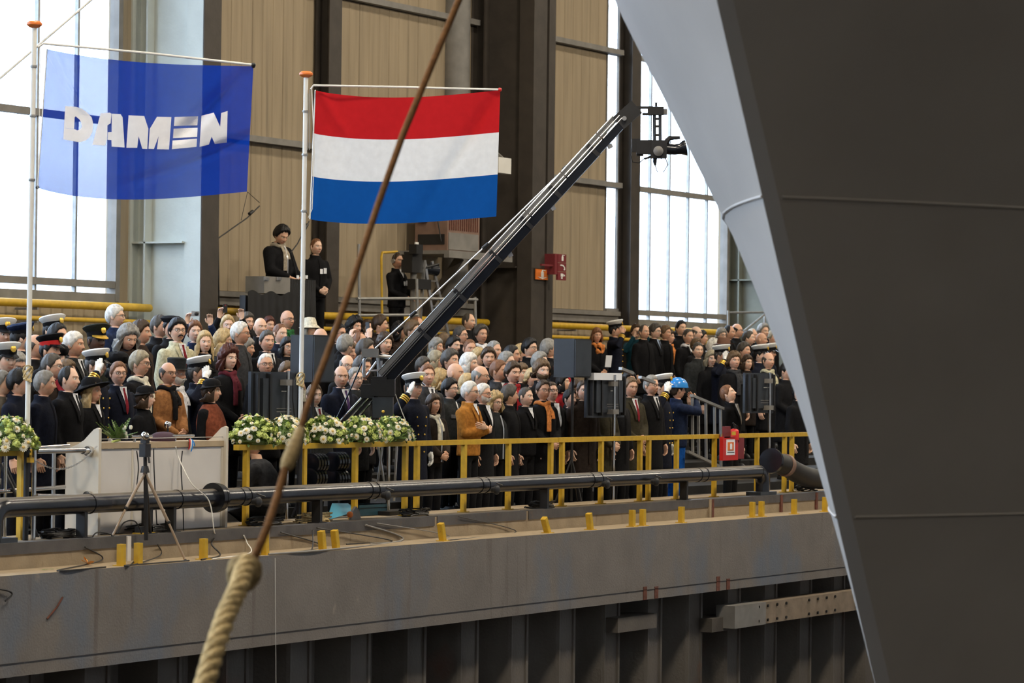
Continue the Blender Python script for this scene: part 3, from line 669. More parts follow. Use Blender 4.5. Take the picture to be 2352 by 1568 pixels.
def shoe_mesh():
    if 'sh' not in CLO:
        mb = MB()
        for sx in (-1, 1): mb.rings([[(sx * .09 + rx * math.cos(a), -.05 + ry * math.sin(a), z) for a in P24] for z, rx, ry in ((0, .042, .13), (.02, .046, .138), (.055, .042, .12), (.085, .034, .06))])
        CLO['sh'] = mb.mesh('shoes', [M['black']])
    return CLO['sh']
def glove_mesh(pose, which=(0,)):
    k = ('gl', pose, which)
    if k not in CLO:
        mb = MB()
        for i, sh, el, wr, d, s, c in arms(pose):
            if i not in which: continue
            hand(mb, wr, d, s, c, .0035, 1 if i == 0 else -1); limb(mb, [wr + nrm(el - wr) * .05, wr, wr + nrm(d) * .03], [.036, .034, .034], 10)
        CLO[k] = mb.mesh('gloves', [M['white']])
    return CLO[k]
# ---- hair
def hair_mesh(style):
    k = ('hair', style)
    if k in CLO: return CLO[k]
    sd = sum(map(ord, style)); r = np.random.default_rng(sd)
    nu, nv = 48, 15; ph = np.linspace(-math.pi, math.pi, nu, endpoint=False); a = np.degrees(np.abs(ph))
    sty = dict(short=dict(f=50, t=.014), recede=dict(f=26, t=.009), parted=dict(f=56, t=.02), full=dict(f=54, t=.026), shaggy=dict(f=60, t=.03, lump=.008, low=-.06, cur=75), horse=dict(f=50, t=.011, start=62),
               crop=dict(f=46, t=.006), bob=dict(f=60, t=.026, low=-.115, cur=52), long=dict(f=52, t=.022, low=-.29, cur=56), curly=dict(f=58, t=.04, low=-.13, cur=62, lump=.013), wavy=dict(f=58, t=.032, low=-.17, cur=58, lump=.008), pixie=dict(f=62, t=.026, low=-.05, cur=80, lump=.005), thick=dict(f=48, t=.034, lump=.004))[style]
    f = sty['f']; T = sty['t']; cur = sty.get('cur'); low = sty.get('low'); lump = sty.get('lump', .0022)
    end = np.interp(a, [0, 28, 50, 66, 80, 92, 108, 120, 150, 180], [f, f + 2 - (12 if style == 'recede' else 0), f + 12 - (16 if style == 'recede' else 0), 80, 98, 100, 92, 118, 128, 128])
    st = np.full(nu, 4.0); end = end + (2.2 * np.sin(ph * 11 + sd) + 1.6 * np.sin(ph * 23 + 2 * sd)) * (a < 100)
    if sty.get('start'):
        st = np.interp(a, [0, 62, 75, 110, 180], [80, 80, 70, 58, 56]); end = np.maximum(end, st + 1); end = np.where(a < 66, st + .5, end)
    rows = []
    for v in np.linspace(0, 1, nv):
        th = np.radians(st + (end - st) * v); base = head_surf(ph, th, False)
        tk = T * (min(1, (1 - v) * 5 + .25)) * (1 if not sty.get('start') else min(1, v * 5 + .1) * np.clip((a - 60) / 14, 0.02, 1))
        ns = lump * (np.sin(ph * 9 + 7 * v + sd) * np.sin(v * 13 + ph * 3) + .6 * np.sin(ph * 21 - v * 9)) + .0022 * np.sin(ph * 37 + v * 4)
        nr = base / np.linalg.norm(base, axis=-1, keepdims=True)
        rows.append(base + nr * (tk + ns * (.3 + .7 * (tk > T * .5)))[..., None] if np.ndim(tk) else base + nr * (tk + ns)[..., None])
    mb = MB()
    if low:
        for q in np.linspace(.12, 1, 9):
            z0 = rows[nv - 1][:, 2]; zt = z0 + (low - z0) * q; w_ = np.clip((a - cur) / 10, 0, 1)
            flare = .012 + T * (1 - .5 * q) + .012 * math.sin(math.pi * q)
            ns = lump * np.sin(ph * 8 + q * 9 + sd) + .003 * np.sin(ph * 33)
            x_ = (.078 + flare + ns) * np.sin(ph); y_ = -(.085 + flare + ns) * np.cos(ph) + .01; y_ = np.where(np.cos(ph) > 0, np.minimum(y_ + 0, -.0 + y_), y_)
            on = np.stack([x_, y_, zt], -1); off = head_surf(ph, np.radians(np.minimum(end + 0, 150)), False) * .9
            rows.append(np.where(w_[:, None] > .5, on, off))
    vs = np.concatenate(rows); n = nu; k_ = len(rows)
    fs = [(i * n + j, i * n + (j + 1) % n, (i + 1) * n + (j + 1) % n, (i + 1) * n + j) for i in range(k_ - 1) for j in range(n)]
    if not sty.get('start'): fs.append(tuple(range(n - 1, -1, -1)))
    mb.add(vs, fs); me = mb.mesh('hair', [None]); me.set_sharp_from_angle(angle=math.radians(85)); CLO[k] = me; return me
def beard_mesh():
    if 'beard' not in CLO:
        ph = np.linspace(-1.35, 1.35, 22); rows = []
        for v in np.linspace(0, 1, 9):
            lo = np.interp(np.abs(ph), [0, .3, .5, 1.35], [112, 114, 112, 96]); th = np.radians(lo + (158 - lo) * v); b = head_surf(ph, th, False); tk = .012 * math.sin(math.pi * min(1, v * 1.2 + .12)) + .002 * np.sin(ph * 25 + v * 6)
            rows.append(b + nrm3(b) * tk[:, None] + V(0, -.003, 0))
        CLO['beard'] = MB().grid(np.array(rows)).mesh('beard', [None])
    return CLO['beard']
def nrm3(b): return b / np.linalg.norm(b, axis=-1, keepdims=True)
def moustache_mesh():
    if 'mous' not in CLO:
        mb = MB()
        for s in (-1, 1): mb.tube([(s * .002, -.118, -.047), (s * .016, -.112, -.05), (s * .03, -.098, -.06)], [.006, .008, .004], 7)
        CLO['mous'] = mb.mesh('moustache', [None])
    return CLO['mous']
def glasses_mesh():
    if 'glas' not in CLO:
        mb = MB()
        for s in (-1, 1):
            mb.tube([(s * .034 + .023 * math.cos(a), -.106 + .004 * abs(math.cos(a)), .004 + .017 * math.sin(a)) for a in np.linspace(0, 2 * math.pi, 13)], .0024, 5)
            mb.tube([(s * .056, -.102, .008), (s * .078, -.05, .008), (s * .08, .005, .0)], .0022, 5)
        mb.tube([(-.012, -.108, .008), (.012, -.108, .008)], .0022, 5)
        CLO['glas'] = mb.mesh('eyeglasses', [M['black']])
    return CLO['glas']
# ---- hats (head-local)
def ellr(z, rx, ry, cy=0, tilt=0., n=28):
    a = np.linspace(0, 2 * math.pi, n, endpoint=False); y = cy + ry * np.sin(a); return np.stack([rx * np.cos(a), y, z - tilt * y], -1)
def hat(kind, par):
    def put(nm, me, p):
        o = obj(nm, me, p); return o
    def C(k, f):
        if k not in CLO: CLO[k] = f()
        return CLO[k]
    if kind in ('cap', 'darkcap', 'redcap', 'navycap'):
        top = {'cap': M['white'], 'darkcap': PAL('armygreen'), 'redcap': PAL('k'), 'navycap': PAL('navyblue')}[kind]; band = M['red'] if kind == 'redcap' else PAL('k')
        a_ = C(('captop', kind), lambda: MB().rings([ellr(.088, .090, .106, 0, .14), ellr(.104, .106, .118, .0, .18), ellr(.126, .126, .134, .004, .20), ellr(.140, .131, .138, .006, .20), ellr(.152, .118, .126, .008, .19), ellr(.158, .07, .08, .01, .18), ellr(.160, .02, .025, .01, .18)]).mesh('cap_top', [top]))
        o = put('cap', a_, par)
        put('band', C(('capband', kind), lambda: MB().rings([ellr(.046, .084, .103, 0, .05), ellr(.064, .087, .105, 0, .08), ellr(.090, .091, .107, .001, .14)]).mesh('band', [band])), o)
        vis = lambda: MB().grid([[(.088 * math.sin(t) * (1 + .10 * u), -.101 * math.cos(t) - .055 * u * math.cos(t) ** 1.2, .058 - .035 * u * math.cos(t)) for t in np.linspace(-1.15, 1.15, 13)] for u in (0, .35, .7, 1)]).grid([[(.088 * math.sin(t) * (1 + .10 * u), -.101 * math.cos(t) - .055 * u * math.cos(t) ** 1.2, .054 - .035 * u * math.cos(t)) for t in np.linspace(-1.15, 1.15, 13)] for u in (0, .35, .7, 1)], flip=True).mesh('visor', [M['gold'] if kind == 'darkcap' else M['black_gloss']])
        put('visor', C(('visor', kind), vis), o)
        put('badge', C('badge', lambda: MB().lathe([(.0, .012), (.012, .010), (.027, .004), (.027, -.006)], (0, -.119, .108), 12, np.array([[1, 0, 0], [0, .25, -1], [0, 1.15, .25]])).mesh('badge', [M['gold']])), o)
    elif kind == 'tophat':
        put('hat', C(kind, lambda: MB().rings([ellr(.055, .14, .155, 0, .02), ellr(.05, .15, .165, 0, .02), ellr(.06, .145, .16), ellr(.062, .09, .105), ellr(.12, .089, .104), ellr(.17, .093, .108), ellr(.182, .08, .095), ellr(.182, .03, .03)]).mesh('hat', [PAL('charcoal')])), par)
    elif kind == 'bigblack':
        put('hat', C(kind, lambda: MB().rings([ellr(.03, .19, .20, .02, .32), ellr(.035, .205, .215, .02, .32), ellr(.05, .19, .20, .02, .30), ellr(.07, .105, .115, .01, .15), ellr(.12, .10, .11, .01, .05), ellr(.15, .075, .08, .01, 0), ellr(.155, .02, .02, .01, 0)]).mesh('hat', [PAL('k')])), par)
    elif kind == 'smallblack':
        put('hat', C(kind, lambda: MB().rings([ellr(.04, .12, .13, 0, .12), ellr(.045, .13, .14, 0, .12), ellr(.06, .095, .11, 0, .05), ellr(.11, .088, .102), ellr(.135, .06, .07), ellr(.14, .02, .02)]).mesh('hat', [PAL('k')])), par)
    elif kind == 'fur':
        def f():
            R = []
            for z, r_ in ((.03, .095), (.05, .115), (.09, .122), (.125, .105), (.145, .06), (.148, .02)):
                e = ellr(z, r_, r_ * 1.1); e += nrm3(e) * rng.uniform(-.008, .008, (len(e), 1)); R.append(e)
            return MB().rings(R).mesh('hat', [PAL('k')])
        put('hat', C(kind, f), par)
    elif kind == 'beret':
        put('hat', C(kind, lambda: MB().rings([ellr(.06, .085, .10), ellr(.08, .10, .115), ellr(.105, .118, .13, .01), ellr(.13, .09, .10, .01), ellr(.138, .03, .03, .01)]).mesh('hat', [PAL('k')])), par)
    elif kind == 'bucket':
        put('hat', C(kind, lambda: MB().rings([ellr(.01, .155, .165, 0, 0), ellr(.008, .16, .17), ellr(.05, .105, .12), ellr(.12, .088, .10), ellr(.15, .07, .08), ellr(.158, .03, .03)]).mesh('hat', [PAL('cream')])), par)
    elif kind == 'fedora':
        put('hat', C(kind, lambda: MB().rings([ellr(.045, .15, .165, 0, .1), ellr(.05, .155, .17, 0, .1), ellr(.06, .095, .11), ellr(.12, .086, .10), ellr(.15, .06, .09), ellr(.142, .02, .05)]).mesh('hat', [mat('felt_brown', (.16, .075, .045), .8, 0, .1, 9)])), par)
    elif kind == 'helmet':
        o = put('helmet', C(kind, lambda: MB().rings([ellr(.025, .118, .14), ellr(.03, .124, .146), ellr(.05, .120, .142), ellr(.09, .11, .13), ellr(.13, .085, .10), ellr(.152, .045, .055), ellr(.157, .012, .015)]).mesh('helmet', [M['blue_plastic']])), par)
        put('peak', C('peak', lambda: MB().grid([[(.115 * math.sin(t) * (1 - .1 * u), -.135 * math.cos(t) - .05 * u, .034 + .004 * u) for t in np.linspace(-1, 1, 11)] for u in (0, .5, 1)]).grid([[(.115 * math.sin(t) * (1 - .1 * u), -.135 * math.cos(t) - .05 * u, .029 + .004 * u) for t in np.linspace(-1, 1, 11)] for u in (0, .5, 1)], flip=True).mesh('peak', [M['blue_plastic']])), o)
        for k, sx in enumerate((-.035, .035)): put('ridge', C(('ridge', k), lambda: MB().tube([(sx, .11 * math.cos(t) * .98, .028 + .126 * math.sin(t)) for t in np.linspace(.35, 2.8, 12)], .008, 6).mesh('ridge', [M['blue_plastic']])), o)
    elif kind == 'headset':
        o = put('headphones', C(kind, lambda: MB().tube([(.088 * math.cos(t), .0, .01 + .125 * math.sin(t)) for t in np.linspace(0, math.pi, 14)], .008, 6).mesh('headphones', [M['black']])), par)
        for sx in (-1, 1): put('ear_cup', C(('cup', sx), lambda: MB().lathe([(.036, -.014), (.04, 0), (.036, .014)], (sx * .092, .0, -.005), 14, np.array([[0, 0, 1], [0, 1, 0], [1, 0, 0]])).mesh('ear_cup', [M['alu']])), o)
# ---- palette of cloth, hair and skin
_PC = dict(k=(.0062, .0062, .0075), n=(.007, .009, .019), navyblue=(.012, .022, .06), g=(.035, .036, .040), charcoal=(.022, .024, .025), b=(.035, .022, .016), dkbrown=(.022, .015, .012), o=(.040, .034, .020), camel=(.30, .135, .05), taupe=(.13, .11, .085), beige=(.50, .47, .32),
           ochre=(.40, .165, .028), red=(.28, .012, .016), teal=(.008, .045, .065), cream=(.66, .61, .48), green=(.02, .10, .03), orange=(.62, .22, .06), rust=(.20, .055, .028), burg=(.11, .018, .028), cstripe=(.55, .48, .36), purple=(.06, .03, .10), armygreen=(.018, .02, .014), w=(.72, .72, .74), lb=(.32, .40, .55), worker=(.012, .020, .050), jeans=(.008, .085, .36), dkred=(.20, .015, .025), tiebeige=(.36, .31, .24), grey=(.12, .12, .13),
           hw=(.62, .60, .56), hg=(.24, .23, .21), hd=(.062, .054, .046), hk=(.010, .009, .009), hb=(.045, .026, .014), hl=(.12, .075, .04), hy=(.46, .33, .16), hr=(.17, .075, .035), ha=(.075, .022, .014), hgb=(.30, .26, .18))
_PAL = {}
def PAL(k):
    if k not in _PAL: _PAL[k] = mat(('hair_' if k in ('hw', 'hg', 'hd', 'hk', 'hb', 'hl', 'hy', 'hr', 'ha', 'hgb') else 'cloth_') + k, _PC[k], .5 if k[0] == 'h' else .85, 0, .3, 30, .2, 90, .3 if k[0] == 'h' else .15)
    return _PAL[k]
def skin_mat(i):
    k = ('skin', i)
    if k not in _PAL:
        c = [(.74, .47, .33), (.68, .40, .27), (.77, .51, .38), (.62, .35, .23), (.71, .42, .29), (.10, .052, .032)][i]
        m = mat('skin_%d' % i, c, .5, 0, .06, 40, spec=.35); t = m.node_tree; p = t.nodes['Principled BSDF']; src = p.inputs['Base Color'].links[0].from_socket
        at_ = t.nodes.new('ShaderNodeAttribute'); at_.attribute_name = 'tint'; mx = t.nodes.new('ShaderNodeMix'); mx.data_type = 'RGBA'; mx.blend_type = 'MULTIPLY'; mx.inputs[0].default_value = 1
        t.links.new(src, mx.inputs[6]); t.links.new(at_.outputs['Color'], mx.inputs[7]); t.links.new(mx.outputs[2], p.inputs['Base Color']); _PAL[k] = m
    return _PAL[k]
def tint_of(co_, male, brow):
    p = co_ - V(0, 0, HZ); x, y, z = np.abs(p[:, 0]), p[:, 1], p[:, 2]; t = np.ones((len(p), 4)); fr = (y < -.03) & (z < .11) & (z > -.125) & (x < .085)
    g = lambda w_, c: t.__setitem__((slice(None), slice(0, 3)), t[:, :3] * (1 - w_[:, None] * (1 - np.array(c))))
    if male: g(fr * np.clip((-.035 - z) / .02, 0, 1), (.86, .84, .84))
    g(fr * np.exp(-((x - .05) / .02) ** 2 - ((z + .03) / .02) ** 2), (1, .80, .76))
    g(fr * np.exp(-(x / .012) ** 2 - ((z + .03) / .012) ** 2), (1, .85, .8))
    g(fr * (x < .029) * np.exp(-((z + .066) / .009) ** 2), (.78, .48, .46))
    g(fr * (x > .011) * (x < .054) * np.exp(-((z - .0255 + .12 * (x - .03) ** 2 * 30) / .0055) ** 2), (brow, brow * .85, brow * .7))
    g(fr * np.exp(-((x - .031) / .017) ** 2 - ((z - .007) / .010) ** 2), (.62, .55, .52))
    ey = np.sqrt((x - .031) ** 2 + (z - .006) ** 2); onb = (np.sqrt((x - .031) ** 2 + (y + .0735) ** 2 + (z - .006) ** 2) < .0133) & (y < -.075)
    t[onb, :3] = (.95, 1.5, 1.9); t[onb & (ey < .0065), :3] = (.05, .06, .07)
    return t
def shared(nm, me, par, m=None, mtx=None):
    o = obj(nm, me, par)
    if m is not None and len(o.material_slots): o.material_slots[0].link = 'OBJECT'; o.material_slots[0].material = m
    if mtx is not None: o.matrix_basis = mtx
    return o
def chest(z): return np.interp(z, [1.05, 1.2, 1.3, 1.36, 1.42, 1.45, 1.49], [-.137, -.142, -.139, -.120, -.098, -.082, -.072])
def strip(zs, hw, out):
    return MB().grid([[(s * h, chest(z) - out - .0 + .02 * (abs(s * h) / .08) ** 2, z) for s in (-1, -.33, .33, 1)] for z, h in zip(zs, hw)])
def collar_parts(kind, par, tie):
    k = ('shirt', kind)
    if k not in CLO: CLO[k] = strip(np.linspace(1.50, 1.24 if kind != 'lite' else 1.36, 8), np.linspace(.05, .006, 8), .014).mesh('shirt', [PAL({'w': 'w', 'lb': 'lb', 'lite': 'w'}[kind])])
    o = obj('shirt', CLO[k], par)
    if tie:
        k2 = ('tie', tie)
        if k2 not in CLO: CLO[k2] = strip(np.linspace(1.485, 1.20, 8), (.016, .013, .016, .019, .02, .02, .018, .004), .020).mesh('tie', [PAL(tie)])
        obj('tie', CLO[k2], par)
    if 'lap' not in CLO:
        mb = MB()
        for s in (-1, 1): mb.grid([[(s * (h + e), chest(z) - .012 - (.010 if e > 0 else 0) + .02 * ((h + e) / .08) ** 2, z) for e in (0, .022, .045)] for z, h in zip(np.linspace(1.47, 1.22, 7), np.linspace(.055, .004, 7))], flip=s < 0)
        CLO['lap'] = mb.mesh('lapel', [None])
    return CLO['lap']
def scarf_mesh(kind):
    k = ('scarf', kind)
    if k not in CLO:
        mb = MB()
        mb.tube([V(.082 * math.sin(a), .016 - .088 * math.cos(a), 1.475 + .014 * math.sin(3 * a)) for a in np.linspace(0, 2 * math.pi, 22)], .03, 9)
        if kind == 'ruffle':
            for i in range(26): mb.ball((random.uniform(-.1, .1), -.10 + random.uniform(-.03, .02), 1.38 + random.uniform(-.06, .1)), random.uniform(.025, .04), 7, 5)
        else:
            mb.tube([(-.03, -.075, 1.46), (-.035, -.135, 1.38), (-.04, -.158, 1.25), (-.04, -.158, 1.12)], [.03, .036, .04, .04], 8, sq=.4)
            mb.tube([(.03, -.075, 1.46), (.04, -.14, 1.36), (.045, -.155, 1.28)], [.03, .034, .036], 8, sq=.4)
        CLO[k] = remesh(mb, 'scarf', .011, 3)
    return CLO[k]
def shawl_mesh():
    if 'shawl' not in CLO:
        mb = MB().rings([ell(z, rx, ry, cy, phi=P24) for z, rx, ry, cy in ((1.50, .085, .085, .015), (1.46, .13, .11, .015), (1.40, .205, .14, .01), (1.28, .235, .175, 0), (1.12, .22, .19, -.02), (1.0, .16, .16, -.07), (.88, .09, .09, -.13), (.80, .03, .04, -.15))])
        CLO['shawl'] = remesh(mb, 'shawl', .02, 2)
    return CLO['shawl']
def button_mesh():
    if 'but' not in CLO: CLO['but'] = MB().ball((0, 0, 0), (.011, .008, .011), 8, 6).mesh('button', [M['gold']])
    return CLO['but']
def cuff_mesh(pose):
    k = ('cuff', pose)
    if k not in CLO:
        mb = MB()
        for i, sh, el, wr, d, s, c in arms(pose):
            if i: continue
            dd = nrm(el - wr)
            for q in (.06, .085, .11): mb.tube([wr + dd * (q - .007), wr + dd * (q + .007)], .056, 14)
        CLO[k] = mb.mesh('gold_cuff', [M['gold']])
    return CLO[k]
NP = 0
def person(pos, hgt, rz, yaw, spec, label, group, pitch=0.):
    """spec: dict(style, hc, coat, pose, female, opts set)"""
    global NP; NP += 1; HS = 1.06
    o_ = spec['opt']; fem = 'f' in o_; pose = spec['pose']; s = hgt / (1.75 + .015 + .06 * .25)
    root = thing('person', label, 'person', group, pos, rz); root.scale = (s * (.93 if fem else 1.0), s * (.95 if fem else 1.0), s)
    me0, c0 = body_base(pose); me = me0.copy(); me.name = 'body'; c = c0.copy()
    z = c[:, 2]; inh = ((c[:, 0] / .115) ** 2 + ((c[:, 1] + .008) / .132) ** 2 < 1) & (z > 1.44)
    w_ = np.clip((z - 1.45) / .07, 0, 1); w_ = w_ * w_ * (3 - 2 * w_) * inh
    t = tint_of(c0, not fem, {'hw': .75, 'hg': .6, 'hy': .6, 'hr': .55}.get(spec['hc'], .3))
    a_, b_ = yaw * w_, pitch * w_
    hs_ = 1 + (HS - 1) * w_; p = (c - V(0, .015, 1.50)) * hs_[:, None]; y1 = p[:, 1] * np.cos(b_) - p[:, 2] * np.sin(b_); z1 = p[:, 1] * np.sin(b_) + p[:, 2] * np.cos(b_)
    x2 = p[:, 0] * np.cos(a_) - y1 * np.sin(a_); y2 = p[:, 0] * np.sin(a_) + y1 * np.cos(a_)
    c = np.stack([x2, y2 + .015, z1 + 1.50], -1); me.vertices.foreach_set('co', c.ravel()); me.update()
    at_ = me.color_attributes.new('tint', 'FLOAT_COLOR', 'POINT'); at_.data.foreach_set('color', t.ravel())
    sk = skin_mat(5 if 'dark' in o_ else NP % 5); me.materials.clear(); me.materials.append(sk)
    obj('body', me, root)
    HM = Matrix.Translation((0, .015, 1.50)) @ Matrix.Rotation(yaw, 4, 'Z') @ Matrix.Rotation(pitch, 4, 'X') @ Matrix.Scale(HS, 4) @ Matrix.Translation((0, -.015, HZ - 1.50))
    if spec['style'] != 'bald': shared('hair', hair_mesh(spec['style']), root, PAL(spec['hc']), HM)
    if 'beard' in o_: shared('beard', beard_mesh(), root, PAL(spec['hc']), HM)
    if 'mous' in o_ or 'beard' in o_: shared('moustache', moustache_mesh(), root, PAL(spec['hc']), HM)
    if 'gl' in o_: shared('eyeglasses', glasses_mesh(), root, None, HM)
    for h_ in ('cap', 'darkcap', 'redcap', 'navycap', 'tophat', 'bigblack', 'smallblack', 'fur', 'beret', 'bucket', 'fedora', 'helmet', 'headset'):
        if h_ in o_:
            e = empty('headwear'); e.parent = root; e.matrix_basis = HM
            before = set(bpy.data.objects); hat(h_, e)
            for n_ in set(bpy.data.objects) - before:
                if n_.parent == e: n_.parent = root; n_.matrix_basis = HM
            bpy.data.objects.remove(e)
    ct = PAL(spec['coat']); jk = 'jacket' in o_
    coat = shared('jacket' if jk else 'coat', coat_mesh(pose, not jk, 'puff' in o_), root, ct)
    shared('trousers', trousers_mesh(), root, PAL(spec.get('trou', 'k'))); obj('shoes', shoe_mesh(), root)
    lap = None; tie = spec.get('tie')
    if 'shirt' in o_ or tie: lap = collar_parts('lb' if 'blue' in o_ else 'w', root, tie)
    elif 'lite' in o_: lap = collar_parts('lite', root, None)
    if lap: shared('lapel', lap, root, ct)
    if not lap and 'gold' not in o_ and 'shawl' not in o_:
        k_ = ('plk', jk, 'puff' in o_); e_ = .02 if 'puff' in o_ else 0
        if k_ not in CLO: CLO[k_] = MB().grid([[(x_, chest(z_) - .007 - e_ - .003 * (1 - abs(x_) / .014), z_) for x_ in (-.014, 0, .014)] for z_ in np.linspace(1.47, .88 if jk else .70, 14)]).mesh('placket', [None])
        shared('placket', CLO[k_], root, M['alu'] if 'puff' in o_ else ct)
    if 'bands' in o_:
        for sx in (-1, 1): MB().grid([[(sx * x_, chest(1.27) - .022 - .012 + .05 * (x_ / .17) ** 2 * 1.2, z_) for x_ in np.linspace(.03, .15, 6)] for z_ in (1.25, 1.30)], flip=sx > 0).build('grey_band', PAL('grey'), root)
    if spec.get('scarf'): shared('scarf', scarf_mesh('ruffle' if 'ruffle' in o_ else 'plain'), root, PAL(spec['scarf']))
    if 'shawl' in o_: shared('shawl', shawl_mesh(), root, PAL('rust'))
    if 'glove' in o_:
        for wh in (0, 1): obj('glove', glove_mesh(pose, (wh,)), root)
    if 'gold' in o_:
        if pose == 'salute': obj('gold_cuff', cuff_mesh(pose), root)
        for sx in (-1, 1):
            for z_ in (1.30, 1.20, 1.10, 1.0, .90): obj('button', button_mesh(), root, (sx * (.05 + .12 * max(0, z_ - 1.1)), chest(z_) - .006 + .01, z_))
    if 'badge' in o_:
        MB().box((.07, -.155, 1.27), (.055, .006, .085)).box((.0, -.155, 1.26), (.05, .006, .075)).build('name_badge', M['paper'], root, False)
    return root
